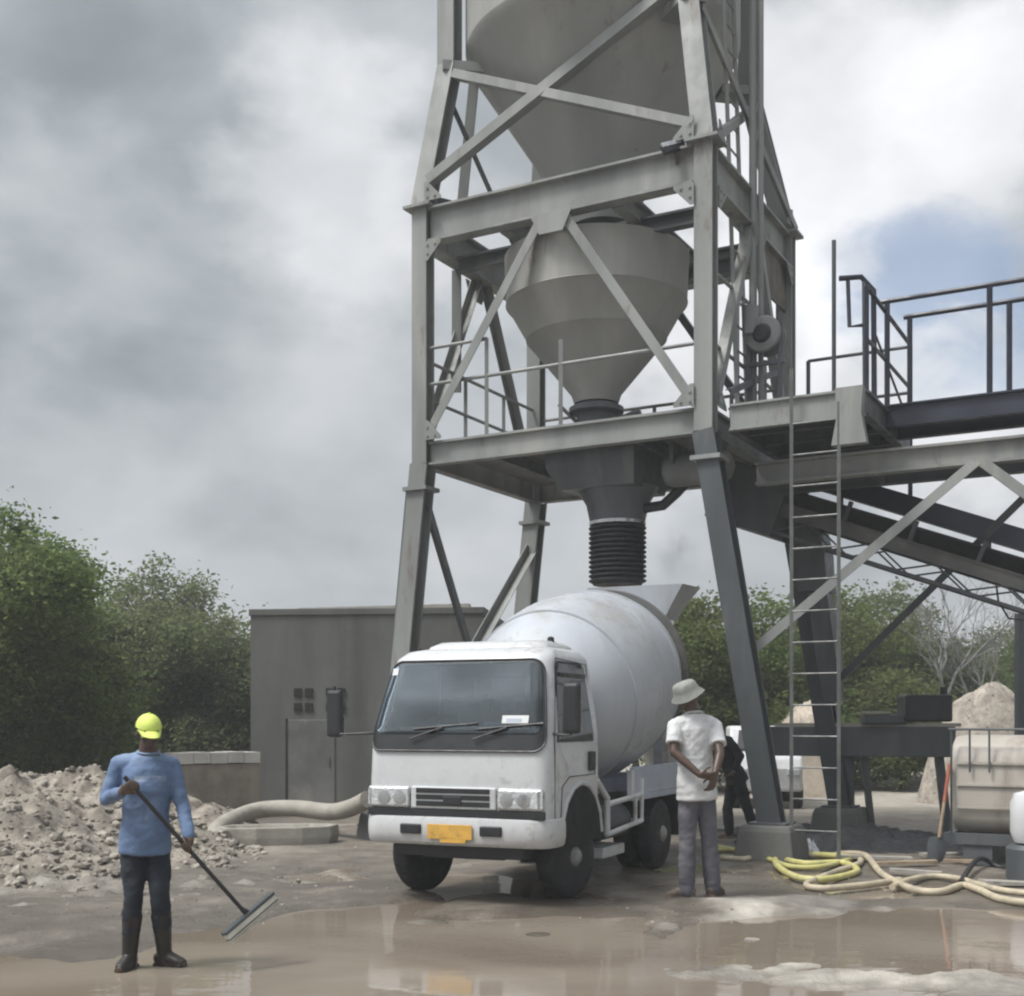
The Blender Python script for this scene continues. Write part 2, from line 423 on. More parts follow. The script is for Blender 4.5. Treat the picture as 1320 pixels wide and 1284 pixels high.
BARS = [(960, 1173, 52, 11), (1040, 1168, 75, 9), (1115, 1179, 60, 9), (1195, 1187, 36, 4), (1035, 1194, 30, 5), (858, 1196, 20, 4), (925, 1250, 60, 9), (1010, 1256, 85, 11),
        (1120, 1262, 90, 9), (1230, 1266, 80, 12), (1290, 1280, 70, 14), (1040, 1243, 30, 4), (980, 1205, 14, 4), (1230, 1210, 40, 3)]
def pale(x, y):  # strength of the raised pale patches at the right of the puddle
    if y < 3: return 0.0
    x += .22 * fbm(x, y, 1.3, 4, 11.0); y += .16 * fbm(x, y, 1.1, 4, 15.0)
    px = CX + x / y * F; py = HY + CAMH / y * F
    b = max(math.exp(-(((px - a) / w) ** 4 + ((py - c) / h) ** 4) * .7) for a, c, w, h in BARS)
    return b * (0.75 + .5 * fbm(x, y, 3.5, 3, 2.5))
def build_ground():
    def axis(lo, hi, step, far, grow):
        a = list(np.arange(lo, hi + 1e-6, step)); st = step
        while a[-1] < far[1]: st *= grow; a.append(a[-1] + st)
        b = []; st = step; p = lo
        while p > far[0]: st *= grow; p -= st; b.append(p)
        return list(reversed(b)) + a
    xs = axis(-8.0, 7.0, 0.055, (-900, 900), 1.22)
    ys = axis(4.0, 17.0, 0.07, (-60, 1500), 1.18)
    vs = [(x, y, ground_z(x, y)) for y in ys for x in xs]
    n = len(xs)
    fs = [(j * n + i, j * n + i + 1, (j + 1) * n + i + 1, (j + 1) * n + i) for j in range(len(ys) - 1) for i in range(n - 1)]
    m = bpy.data.materials.new('wet_sandy_ground'); m.use_nodes = True
    t = NT(m.node_tree); b = m.node_tree.nodes['Principled BSDF']
    co = t.n('ShaderNodeTexCoord').outputs['Object']
    x, y, z = t.sep(co)[:]
    n1 = t.noise(co, 0.55, 6, 0.6, 0.3); n2 = t.noise(co, 3.2, 7, 0.65); n3 = t.noise(co, 26, 4, 0.7)
    wet = t.mix(t.ramp(n2, 0.3, 0.7), (0.098, 0.085, 0.068), (0.180, 0.157, 0.128))
    dry = t.mix(t.ramp(n2, 0.3, 0.7), (0.30, 0.275, 0.235), (0.42, 0.385, 0.33))
    far = t.ramp(y, 19.5, 24)
    dm = t.math('ADD', t.math('MULTIPLY', t.ramp(n1, 0.52, 0.66), 0.35), far, clamp=True)
    c = t.mix(dm, wet, dry)
    c = t.mix(t.math('MULTIPLY', t.ramp(n3, 0.45, 0.75), 0.3), c, (0.27, 0.25, 0.22))
    at = t.n('ShaderNodeAttribute', attribute_name='pale_patch').outputs['Fac']
    c = t.mix(t.math('MULTIPLY', t.ramp(at, .15, .85), t.ramp(n2, .2, .6, .55, 1.0)), c, t.mix(n2, (.38, .35, .305), (.56, .53, .475)))
    # a wet film of slurry round the truck, drier further out
    film = t.math('MULTIPLY', t.ramp(y, 14.5, 11.5), t.ramp(t.noise(co, .8, 6, .62, .5), .34, .56))
    c = t.mix(t.math('MULTIPLY', film, .6), c, (.084, .071, .057))
    t.put(b.inputs['Base Color'], c)
    rg = t.mix(film, t.ramp(n1, 0.35, 0.62, 0.35, 0.8), (.13, .13, .13))
    t.put(b.inputs['Roughness'], t.math('ADD', rg, t.math('MULTIPLY', t.ramp(z, -0.02, 0.035), 0.25), clamp=True))
    bp = t.n('ShaderNodeBump'); bp.inputs['Strength'].default_value = 0.8; bp.inputs['Distance'].default_value = 0.04
    t.put(bp.inputs['Height'], t.math('ADD', n2, t.math('MULTIPLY', n3, 0.35)))
    t.put(b.inputs['Normal'], bp.outputs[0])
    mb = MB(); mb.v = [Vector(v) for v in vs]; mb.f = fs
    g = mb.obj('ground', m, smooth=True, fix=False)
    at = g.data.attributes.new('pale_patch', 'FLOAT', 'POINT')
    at.data.foreach_set('value', [pale(v[0], v[1]) if 5 < v[1] < 14 and v[0] > .3 else 0.0 for v in vs])
    g['kind'] = 'structure'
    # muddy standing water filling the hollows
    w = bpy.data.materials.new('muddy_water'); w.use_nodes = True
    t = NT(w.node_tree); b = w.node_tree.nodes['Principled BSDF']
    co = t.n('ShaderNodeTexCoord').outputs['Object']
    mp = t.n('ShaderNodeMapping'); t.put(mp.inputs[0], co); mp.inputs['Scale'].default_value = (0.6, 1, 1)
    n1 = t.noise(mp.outputs[0], 0.5, 4, 0.5, 0.4)
    t.put(b.inputs['Base Color'], t.mix(t.ramp(n1, 0.35, 0.65), (0.175, 0.142, 0.112), (0.255, 0.22, 0.178)))
    t.put(b.inputs['Roughness'], t.ramp(t.noise(mp.outputs[0], 0.9, 5, 0.6, 0.6), 0.42, 0.66, 0.015, 0.11))
    b.inputs['IOR'].default_value = 1.33
    bp = t.n('ShaderNodeBump'); bp.inputs['Strength'].default_value = 0.10; bp.inputs['Distance'].default_value = 0.02
    mp2 = t.n('ShaderNodeMapping'); t.put(mp2.inputs[0], co); mp2.inputs['Scale'].default_value = (1, 1.6, 1)
    t.put(bp.inputs['Height'], t.noise(mp2.outputs[0], 2.6, 3, 0.5, 0.5)); t.put(b.inputs['Normal'], bp.outputs[0])
    q = MB().add([(-14, 1.0, -0.016), (16, 1.0, -0.016), (16, 15.0, -0.016), (-14, 15.0, -0.016)], [(0, 1, 2, 3)]).obj('water', w, fix=False)
    q['kind'] = 'structure'
build_ground()

# ------------------------------------------------------------------ batching plant tower
TH = R(29)
U = Vector((math.cos(TH), -math.sin(TH), 0)); V = Vector((math.sin(TH), math.cos(TH), 0)); Z = Vector((0, 0, 1))
FR = Vector((2.234, 14.3, 0)); TW, TD = 3.88, 3.15
FL = FR - U * TW; BR = FR + V * TD; BL = FL + V * TD
CEN = (FL + BR) / 2
def tz(p, z): return Vector((p.x, p.y, z))
SU, SV = 0.30, 0.30          # how far the upper legs lean in
TOPZ = 13.6
UP = {'FL': FL + U * .22 + V * SV, 'FR': FR - U * SU + V * SV, 'BR': BR - U * .42 - V * SV, 'BL': BL + U * SU - V * SV}
LO = {'FL': FL - U * 0.5, 'FR': FR + U * 0.78, 'BR': BR + U * 0.75, 'BL': BL - U * 0.5}
MID = {'FL': FL, 'FR': FR, 'BR': BR, 'BL': BL}
Z1, Z2, Z3, Z4 = 4.87, 5.17, 7.75, 8.2

def build_tower():
    T = thing('steel_tower', 'grey steel lattice tower of a batching plant standing over the mixer truck', 'tower', tz(CEN, 0))
    for k in MID:
        up = U if k in ('FR', 'BR') else U
        low = MB().ibeam(tz(LO[k], 0.40), tz(MID[k], Z1 + 0.02), 0.26, 0.24, V, 0.03)
        lo = low.obj('leg', LEG_BLUE if k in ('FR', 'BR') else STEEL, T)
        MB().box(tz(LO[k], 0.40) + Z * 0.012, (0.42, 0.42, 0.024), -TH).obj('base_plate', STEEL_D, lo)
        MB().ibeam(tz(MID[k], Z1 + 0.02), tz(MID[k], Z4), 0.22, 0.20, V, 0.028).obj('leg', STEEL, T)
        m = MB().ibeam(tz(MID[k], Z4 + 0.04), tz(UP[k], 10.15), 0.25, 0.22, V, 0.03)
        m.ibeam(tz(UP[k], 10.15), tz(UP[k], TOPZ), 0.25, 0.22, V, 0.03)
        lg = m.obj('leg', STEEL, T)
        MB().box(tz(MID[k], Z4 + 0.02), (0.40, 0.36, 0.036), -TH).obj('splice_plate', STEEL, T)
        MB().box(tz(MID[k].lerp(LO[k], .06), Z1 - 0.30), (0.36, 0.34, 0.05), -TH).obj('splice_plate', STEEL, T)
    # silo seat ring and its gusset plates
    for k, a in UP.items():
        d = (tz(CEN, 0) - a).normalized()
        MB().bar(tz(a, 10.12) - d * 0.1, tz(a, 10.12) + d * 0.45, 0.30, 0.12).obj('silo_bracket', STEEL, T)
    # beams of the two levels
    def edge(a, b, zc, w, h, mt=STEEL, nm='beam'):
        d = (b - a).normalized()
        MB().ibeam(tz(a, zc) + d * 0.13, tz(b, zc) - d * 0.13, w, h, Z, 0.03).obj(nm, mt, T)
    for a, b in ((FL, FR), (FR, BR), (BL, BR), (FL, BL)):
        edge(a, b, (Z1 + Z2) / 2, 0.14, Z2 - Z1)
        edge(a, b, (Z3 + Z4) / 2, 0.20, Z4 - Z3)
    # second row of girders carrying the weigh hopper
    for k in (0.30, 0.70):
        a = FL.lerp(FR, k); b = BL.lerp(BR, k)
        edge(a, b, Z3 + 0.13, 0.16, 0.26)
    for k in (0.22, 0.78):
        a = FL.lerp(BL, k); b = FR.lerp(BR, k)
        edge(a, b, Z3 - 0.06, 0.14, 0.2, STEEL_D)
    MB().box(tz(FR.lerp(BR, 0.80), 7.45) + U * 0.02, (0.03, 1.1, 0.62), -TH).obj('side_plate', RUST, T)
    # working deck
    dk = MB(); c = (FL + BR) / 2
    dk.box(tz(c, Z2 - 0.045), (TW - 0.2, TD - 0.2, 0.02), -TH)
    dk.obj('deck', PLATE, T)
    for k in (0.25, 0.5, 0.75):
        edge(FL.lerp(FR, k), BL.lerp(BR, k), Z1 + 0.12, 0.08, 0.16, STEEL_D, 'joist')
    # diagonal braces
    def brace(p, q, w=0.10, mt=STEEL, out=None):
        MB().angle(p, q, w, out or Z).obj('brace', mt, T)
    fo = -V * 0.10; so = U * 0.10; lo_ = -U * 0.10; bo = V * 0.10
    # top stage, front X
    a0, a1 = tz(FL, Z4 + 0.35) + U * 0.12, tz(UP['FR'], 10.35) - U * 0.1
    brace(a0 + fo, a1 + fo, 0.13, STEEL, -V)
    brace(tz(UP['FL'], 10.0) + U * 0.12 + fo * 1.3, tz(FR, Z4 + 0.22) - U * 0.12 + fo * 1.3, 0.11, STEEL, -V)
    brace(tz(FR, Z4 + 0.1) + so, tz(UP['BR'], 10.0) + so, 0.09); brace(tz(UP['FR'], 10.0) + so * 1.3, tz(BR, Z4 + 0.1) + so * 1.3, 0.09)
    brace(tz(FL, Z4 + 0.25) + lo_, tz(UP['BL'], 9.0) + lo_, 0.10, STEEL_D); brace(tz(UP['FL'], 10.0) + lo_ * 1.2, tz(BL, Z4 + 0.1) + lo_ * 1.2, 0.07, STEEL_D)
    brace(tz(BL, Z4 + .1) + bo, tz(UP['BR'], 10.0) + bo, 0.08, STEEL_D)
    pl = tz(FL.lerp(BL, 0.32), Z4); brace(pl, tz(UP['FL'].lerp(UP['BL'], 0.28), 10.3), 0.13)
    # middle stage: inverted V on each face
    for A, B, o, mt in ((FL, FR, fo, STEEL), (FR, BR, so, STEEL), (FL, BL, lo_, STEEL), (BL, BR, bo, STEEL_D)):
        ap = tz(A.lerp(B, 0.5), Z3 + 0.02) + o
        d = (B - A).normalized()
        brace(ap - d * 0.12, tz(A, Z2 + 0.06) + d * 0.12 + o, 0.115, mt, o); brace(ap + d * 0.12, tz(B, Z2 + 0.06) - d * 0.12 + o, 0.115, mt, o)
    brace(tz(FL.lerp(BL, 0.3), Z2 + 0.9), tz(FL.lerp(BL, 0.3), Z3), 0.12)
    brace(tz(FR.lerp(BR, .15), Z2 + .3) + so, tz(FR.lerp(BR, .75), Z2 + 1.0) + so, 0.06, STEEL_D)
    # bottom stage: V in the left face, strut between
    ap = tz(LO['FL'].lerp(LO['BL'], 0.52), 2.55).lerp(tz(FL.lerp(BL, 0.5), 2.55), 0.5)
    zf = 4.45
    brace(tz(LO['FL'].lerp(FL, 0.92), zf) + V * 0.12, ap, 0.12, STEEL_D); brace(tz(LO['BL'].lerp(BL, 0.85), 4.2) - V * 0.10, ap, 0.13, STEEL, -U)
    MB().ibeam(tz(LO['FL'].lerp(FL, 0.46), 2.45) + V * 0.13, tz(LO['BL'].lerp(BL, 0.46), 2.45) - V * 0.13, 0.12, 0.14, Z, 0.015).obj('strut', STEEL_D, T)
    # thin conduits clipped beside the front left leg
    cd = MB()
    for k in (0.17, 0.22):
        cd.tube([tz(LO['FL'], 0.3) - U * k, tz(LO['FL'].lerp(FL, 0.9), 4.6) - U * (k - 0.02)], 0.016, 6)
    cd.obj('conduit', STEEL_D, T)
    # gusset plates with bolt heads where the braces meet the frame
    for A, B, o in ((FL, FR, -V), (FR, BR, U), (FL, BL, -U)):
        for pt in (A.lerp(B, .5),):
            gp = MB(); c0 = tz(pt, Z3 - .02) + o * .125; dB = (B - A).normalized(); gp.prism([c0 + dB * x + Z * z for x, z in ((-.28, .02), (.28, .02), (.16, -.22), (-.16, -.22))], o * .014)
            g = gp.obj('gusset', STEEL, T)
        for pt, sg in ((A, 1), (B, -1)):
            for zc, zs in ((Z2 + .01, 1), (Z4 + .06, 1), (Z3 - .01, -1)):
                gp = MB(); dB = (B - A).normalized() * sg; c0 = tz(pt, zc) + o * .118 + dB * .1
                gp.prism([c0 + dB * x + Z * (z * zs) for x, z in ((0, 0), (.25, 0), (.25, .04), (.05, .25), (0, .25))], o * .012)
                for bx, bz in ((.05, .05), (.16, .05), (.05, .16)): gp.lathe(c0 + dB * bx + Z * (bz * zs) + o * .012, [(0, .018), (.014, .018)], 6, axis=o)
                gp.obj('gusset', STEEL, T)
    # guard rails round the deck
    def post(p, h): MB().bar(tz(p, Z2), tz(p, Z2 + h), 0.05).obj('railing_post', STEEL, T)
    def rail(p, q, h, r=0.024): MB().tube([tz(p, Z2 + h), tz(q, Z2 + h)], r, 8).obj('rail', STEEL, T)
    ff = -V * 0.02
    for k in (0.25, 0.52): post(FL.lerp(FR, k) + ff, 1.05 if k > .5 else 1.22)
    rail(FL + U * .12 + ff, FL.lerp(FR, 0.25) + ff, 1.22); rail(FL + U * .12 + ff, FR - U * .12 + ff, 0.75)
    for k in (0.34, 0.68): post(FL.lerp(BL, k), 1.1)
    rail(FL + V * .12, BL - V * .12, 1.1); rail(FL + V * .12, BL - V * .12, 0.6)
    for k in (0.2, 0.5, 0.8): post(BL.lerp(BR, k), 0.95)
    rail(BL + U * .12, BR - U * .12, 0.95); rail(BL + U * .12, BR - U * .12, 0.5)
    for k in (0.35, 0.7): post(FR.lerp(BR, k), 1.7 if k < .5 else 1.1)
    rail(FR + V * .12, BR - V * .12, 1.65); rail(FR + V * .12, BR - V * .12, 0.8)
    # concrete feet are things of their own
    where = {'FL': 'under the front left tower leg behind the truck', 'FR': 'under the slanting dark front right tower leg', 'BR': 'under the rear right tower leg behind the ladder', 'BL': 'under the rear left tower leg'}
    for k in LO:
        b = MB(); c0 = LO[k]
        s0, s1 = 0.36, 0.27
        b.loft([[tz(c0, z) + U * (x * s) + V * (y * s) for x, y in ((-1, -1), (1, -1), (1, 1), (-1, 1))] for z, s in ((-0.1, s0), (0.33, s1 + .03), (0.398, s1))])
        tag(b.obj('footing', CONC, bevel=0.02, origin=tz(c0, 0)), 'grey concrete footing block ' + where[k], 'footing', 'concrete footings of the tower')

    # cement silo hanging in the top of the frame
    S = thing('cement_silo', 'large grey cement silo with conical bottom at the top of the tower', 'silo', tz(CEN, 8.0))
    sc_ = tz(CEN, 0) - V * 0.10 - U * 0.06
    MB().lathe(sc_, [(10.42, 1.82), (13.9, 1.82), (14.5, 0.5)], 56).obj('shell', SILO, S, True)
    cn = MB().lathe(sc_, [(10.42, 1.82), (10.36, 1.80), (10.28, 1.74), (8.35, 0.46), (8.12, 0.42)], 56).obj('cone', SILO, S, True)
    MB().lathe(sc_, [(7.55, 0.30), (8.1, 0.30), (8.12, 0.42), (8.16, 0.42)], 32).obj('outlet_pipe', STEEL_D, S, True)
    fp = MB()
    for k, dd in ((0.02, 0.35), (0.10, 0.45)):
        q = tz(BR, 0) - V * (TD * 0.55) + U * (dd - 0.25)
        fp.tube([tz(q, Z2 + 0.05), tz(q, 13.8)], 0.05 if k < .05 else 0.035, 10)
    fp.obj('filling_pipe', STEEL, S, True)

    # weigh hopper
    hc = tz(CEN, 0) - V * 0.36 - U * 0.02
    H = thing('weigh_hopper', 'round grey weigh hopper with conical bottom between the two tower levels', 'hopper', tz(hc, Z2))
    MB().lathe(hc, [(7.02, 1.185), (7.60, 1.21), (7.62, 1.21)], 48).obj('rim_band', HOPPER, H, True)
    MB().lathe(hc, [(7.02, 1.183), (7.005, 1.195), (6.98, 1.155), (6.55, 0.91), (6.545, 0.925), (6.53, 0.90), (5.84, 0.33), (5.72, 0.29)], 48).obj('cone', HOPPER, H, True)
    MB().lathe(hc, [(5.20, 0.24), (5.58, 0.24), (5.60, 0.36), (5.66, 0.36), (5.70, 0.28)], 32).obj('valve', STEEL_D, H, True)
    ac = MB().tube([tz(hc, 5.45) + U * 0.25, tz(hc, 5.55) + U * 0.62], 0.05, 8); ac.tube([tz(hc, 5.45) - U * 0.2 - V * .1, tz(hc, 5.75) - U * 0.5 - V * .1], 0.025, 8)
    ac.obj('actuator', STEEL_D, H, True)
    for a in (0.6, 2.5, 4.6):
        MB().bar(tz(hc, 7.2) + (U * math.cos(a) + V * math.sin(a)) * 1.1, tz(hc, Z3 + .05) + (U * math.cos(a) + V * math.sin(a)) * 1.2, 0.12, 0.1).obj('bracket', STEEL, H)

    # discharge funnel with its rubber bellows
    dc = P(796, 740, 15.75); dc.z = 0
    D = thing('discharge_chute', 'grey discharge funnel with ribbed black rubber bellows above the truck drum', 'chute', tz(dc, 3.35))
    def sq(z, w, d, o=Vector()): return [tz(dc, z) + o + U * (x * w) + V * (y * d) for x, y in ((-1, -1), (1, -1), (1, 1), (-1, 1))]
    MB().loft([sq(4.95, 0.60, 0.60, -U * .12), sq(4.72, 0.60, 0.6, -U * .12), sq(4.45, 0.50, 0.5, -U * .06)]).obj('hopper_box', STEEL_D, D)
    MB().lathe(dc, [(4.50, 0.52), (4.30, 0.40), (4.03, 0.34)], 32).obj('funnel', STEEL_D, D, True)
    MB().lathe(dc, [(4.035, 0.36), (4.075, 0.36)], 32).obj('clamp_ring', CHROME, D, True)
    pr = [(3.28, 0.31)]
    for i in range(12):
        z0 = 3.30 + i * 0.0605
        pr += [(z0, 0.32), (z0 + 0.022, 0.365), (z0 + 0.038, 0.365), (z0 + 0.056, 0.32)]
    MB().lathe(dc, pr, 40).obj('bellows', RUBBER, D, True)
    MB().tube([tz(dc, 4.22) + U * 0.3, tz(dc, 4.24) + U * 0.62, tz(dc, 4.38) + U * 0.8, tz(dc, 4.62) + U * 1.05], 0.065, 12).obj('pipe', RUBBER, D, True)
    # compressed-air receiver slung under the deck
    A = thing('air_receiver', 'small dark cylindrical air tank slung under the tower deck beside the funnel', 'tank', tz(dc, 4.4) + U * 0.9)
    c0 = tz(dc, 4.60) + U * 0.72 - V * 0.25
    MB().lathe(c0, [(0, 0.05), (0.05, 0.16), (0.14, 0.2), (0.75, 0.2), (0.84, 0.16), (0.9, 0.05)], 24, axis=U).obj('vessel', PLATE, A, True)
    for k in (.2, .7): MB().box(c0 + U * k + Z * .17, (0.05, 0.46, 0.26), -TH).obj('strap', STEEL_D, A)
    # floodlight at the upper ring beam
    fpos = P(868, 190, 14.35)
    L = thing('floodlight', 'small black floodlight clamped to the upper beam beside the front right leg', 'floodlight', fpos - Z * .15)
    MB().box(fpos, (0.34, 0.07, 0.11), 0, Matrix.Rotation(R(-28), 3, 'Y') @ Matrix.Rotation(R(30), 3, 'Z')).obj('housing', BLACKP, L, bevel=0.01)
    MB().box(fpos + Vector((-.035, -.045, 0.03)), (0.30, 0.012, 0.05), 0, Matrix.Rotation(R(-28), 3, 'Y') @ Matrix.Rotation(R(30), 3, 'Z')).obj('lens', LAMPM, L)
    MB().tube([fpos + V * .05 - Z * .02, fpos + V * .12 - Z * .15], 0.018, 8).obj('bracket', STEEL_D, L)
    # winch / motor on the right side of the deck
    wp = P(985, 432, 15.3)
    Wn = thing('winch', 'round winch with motor and cable drum on the right side of the tower deck', 'winch', tz(wp, Z2))
    MB().lathe(wp - V * .1, [(0, 0.11), (0.02, 0.21), (0.05, 0.23), (0.08, 0.13), (0.26, 0.13), (0.28, 0.22), (0.31, 0.22)], 32, axis=V).obj('cable_drum', STEEL, Wn, True)
    MB().lathe(wp - V * .14, [(0, 0.09), (0.04, 0.12)], 20, axis=V).obj('hub', BLACKP, Wn, True)
    MB().lathe(wp - U * .16 + Z * 0.16 - V * .05, [(-.16, 0.06), (-.15, 0.10), (0.2, 0.1), (.22, .06)], 20, axis=Z).obj('motor', STEEL, Wn, True)
    mf = MB()
    for k in (-.2, .2): mf.bar(tz(wp, Z2) + U * k, tz(wp, wp.z + .25) + U * k, 0.05)
    mf.bar(tz(wp, wp.z - .35) - U * .26, tz(wp, wp.z - .35) + U * .26, 0.05); mf.obj('stand', STEEL_D, Wn)
    # long ladder up the right face of the tower
    Ld = thing('ladder', 'tall narrow steel ladder fixed up the right face of the tower', 'ladder', tz(FR.lerp(BR, 0.35), Z2))
    b0 = FR.lerp(BR, 0.30) + U * 0.06; b1 = FR.lerp(BR, 0.42) + U * 0.06
    for q in (b0, b1): MB().bar(tz(q, Z2 + .02), tz(q - U * .25, 12.5), 0.045, 0.045).obj('rail', STEEL, Ld)
    rg = MB()
    for i in range(23):
        z = Z2 + 0.3 + i * 0.31; k = (z - Z2) / (12.5 - Z2) * .25
        rg.tube([tz(b0 - U * k, z), tz(b1 - U * k, z)], 0.014, 6)
    rg.obj('rungs', STEEL, Ld)
    return T
build_tower()

# ------------------------------------------------------------------ side platform, gantry, walkway, ladder, conveyor
def build_side():
    p0 = FR + U * 0.28 + V * 0.05
    T = thing('access_platform', 'grey steel side platform with thin rails hung right of the tower', 'platform', tz(p0, 4.87))
    w, d = 1.5, 2.5
    def q(a, b, z): return tz(p0 + U * a + V * b, z)
    MB().box(q(w / 2, d / 2, 5.13), (w - .1, d - .1, 0.02), -TH).obj('deck', PLATE, T)
    MB().ibeam(q(0, 0, 5.02), q(w + .02, 0, 5.02), 0.10, 0.30, Z, 0.025).obj('edge_beam', STEEL, T)
    MB().ibeam(q(0, d, 5.02), q(w, d, 5.02), 0.10, 0.30, Z, 0.025).obj('edge_beam', STEEL_D, T)
    for a in (0, w): MB().ibeam(q(a, .06, 5.02), q(a, d - .06, 5.02), 0.10, 0.28, Z, 0.025).obj('side_beam', STEEL_D, T)
    for b in (0.5, 1.1, 1.8): MB().ibeam(q(.06, b, 4.98), q(w - .06, b, 4.98), 0.07, 0.14, Z, 0.012).obj('joist', STEEL_D, T)
    MB().loft([[tz(q(w - .12, -.09, 0), z) + U * (x * s) + V * (y * .06) for x, y in ((-1, -1), (1, -1), (1, 1), (-1, 1))] for z, s in ((4.55, .19), (4.87, .13), (5.17, .15))]).obj('bracket_plate', STEEL, T)
    rl = lambda a, b, r=.022, m=STEEL_D: MB().tube([a, b], r, 8).obj('rail', m, T)
    ps = lambda a, b, m=STEEL_D: MB().bar(a, b, 0.045).obj('railing_post', m, T)
    ps(q(w, .15, 5.17), q(w, .15, 6.32), NAVY); ps(q(w, d, 4.4), q(w, d, 6.3), NAVY); ps(q(w, .5, 5.17), q(w, .5, 6.36), NAVY)
    rl(q(w, .15, 6.32), q(w, d, 6.30), .025, NAVY); rl(q(w, .15, 5.75), q(w, d, 5.75))
    ps(q(0.2, d, 5.17), q(0.2, d, 6.28)); rl(q(0.2, d, 6.28), q(w, d, 6.28)); rl(q(0.2, d, 5.7), q(w, d, 5.7))
    rl(q(w, .6, 5.9), q(w, 2.1, 5.4), .015)
    m = P(1075, 310, 14.9)
    MB().tube([tz(m, 5.16), m], 0.026, 8).obj('pole', STEEL_D, T)
    # safety gate frame at the head of the ladder
    Gt = thing('gate_frame', 'dark bent tube safety frame at the head of the side platform', 'gate', P(1127, 515, 14.0))
    Y = 14.0
    MB().tube([P(1127, 512, Y), P(1126, 374, Y), P(1110, 357, Y), P(1082, 359, Y)], 0.032, 8).obj('outer_tube', NAVY, Gt, True)
    MB().tube([P(1115, 520, Y), P(1114, 362, Y)], 0.026, 8).obj('inner_post', STEEL_D, Gt, True)
    MB().tube([P(1093, 361, Y), P(1095, 421, Y), P(1113, 419, Y)], 0.024, 8).obj('side_loop', NAVY, Gt, True)

    # navy walkway leaving to the right
    W0 = P(1130, 535, 14.45); W0.z = 0
    K = thing('walkway', 'dark navy steel walkway with double handrails leaving to the right', 'walkway', tz(W0, 5.0))
    ln = 6.0; wd = 0.68
    def k(a, b, z): return tz(W0 + U * a + V * b, z)
    for b, nm in ((0, 'side_beam'), (wd, 'side_beam')): MB().ibeam(k(-.1, b, 5.08), k(ln, b, 5.08), 0.10, 0.26, Z, 0.02).obj(nm, NAVY, K)
    MB().box(k(ln / 2 - .05, wd / 2, 5.17), (ln + .1, wd - .12, 0.03), -TH).obj('deck', NAVY, K)
    for b in (0, wd):
        off = 0 if b == 0 else 0.12
        MB().tube([k(0.05 + off, b, 6.42), k(ln, b, 6.42)], 0.03, 8).obj('handrail', NAVY, K, True)
        for i in range(6):
            a = 0.12 + off + i * 1.12
            if a < ln: MB().bar(k(a, b, 5.2), k(a, b, 6.40), 0.05).obj('railing_post', NAVY, K)
    # tall trestle that carries the walkway's far end and truss, out of the picture
    # lattice truss under the walkway
    t0 = tz(FR, 0) + U * 0.30 + V * 0.95
    X = thing('lattice_truss', 'light grey lattice truss girder reaching right from the tower under the walkway', 'truss', tz(t0, 3.2))
    def x(a, b, z): return tz(t0 + U * a + V * b, z)
    MB().ibeam(x(0, 0, 4.53), x(8.2, 0, 4.53), 0.16, 0.27, Z, 0.03).obj('top_chord', STEEL, X)
    MB().ibeam(x(0, .9, 4.53), x(8.2, .9, 4.53), 0.12, 0.2, Z, 0.02).obj('top_chord', STEEL_D, X)
    for a in (1.3, 3.0, 4.8, 6.6): MB().bar(x(a, .06, 4.5), x(a, .84, 4.5), 0.07, .1).obj('cross_tie', STEEL_D, X)
    pa = P(1238, 601, (t0 + U * 2.75).y - .1); 
    a_ = 2.55
    MB().angle(x(a_ - .02, -.1, 4.42), tz(LO['FR'].lerp(FR, .42), 2.30) + V * .1, 0.11, -V).obj('brace', STEEL, X)
    MB().angle(x(a_ + .02, -.1, 4.42), x(4.3, -.1, 2.9), 0.11, -V).obj('brace', STEEL, X)
    MB().angle(x(3.2, .85, 4.42), tz(LO['BR'].lerp(BR, .33), 1.9), 0.09, -V).obj('brace', STEEL_D, X)
    MB().ibeam(x(4.3, .05, 2.9), x(8.2, .05, 2.9), 0.12, 0.2, Z, 0.02).obj('bottom_chord', STEEL, X)
    for a, b in ((2.62, 3.9), (3.9, 5.1)): MB().angle(x(a, .95, 4.42), x(b, .95, 3.3 if b < 4 else 4.42), 0.07, -V).obj('brace', STEEL_D, X)
    for a in (5.9, 7.7): MB().bar(x(a, 0, 2.9), x(a, 0, 4.45), 0.09, .09).obj('upright', STEEL, X)
    for b in (0, .9): MB().bar(x(8.0, b, 0.0), x(8.0, b, 4.45), 0.18, .18).obj('trestle_leg', STEEL_D, X)

    # ladder from the yard to the side platform
    l0 = q(.748, -.14, 0); l1 = q(1.27, -.14, 0)
    L = thing('ladder', 'thin galvanised ladder standing from the yard up to the side platform', 'ladder', Vector(((l0.x + l1.x) / 2, (l0.y + l1.y) / 2, 0)))
    MB().bar(tz(l0, 0.0), tz(l0, 5.45), 0.027, 0.035).obj('rail', GALV, L); MB().bar(tz(l1, 0.0), tz(l1, 5.02), 0.027, 0.035).obj('rail', GALV, L)
    for i in range(14):
        z = 0.35 + i * 0.345
        MB().tube([tz(l0, z), tz(l1, z)], 0.011, 6).obj('rung', GALV, L)

    # inclined belt conveyor running down to the right behind the truss
    c0 = P(985, 652, 16.4); c1 = P(1470, 800, 14.2)
    C = thing('belt_conveyor', 'inclined belt conveyor with dark trough running down right from the tower', 'conveyor', tz(c0, 3.0))
    ax = (c1 - c0).normalized(); sd = Vector((ax.y, -ax.x, 0)).normalized()
    nrm = sd.cross(ax); nrm = nrm if nrm.z > 0 else -nrm
    e = c0 + ax * 6.2
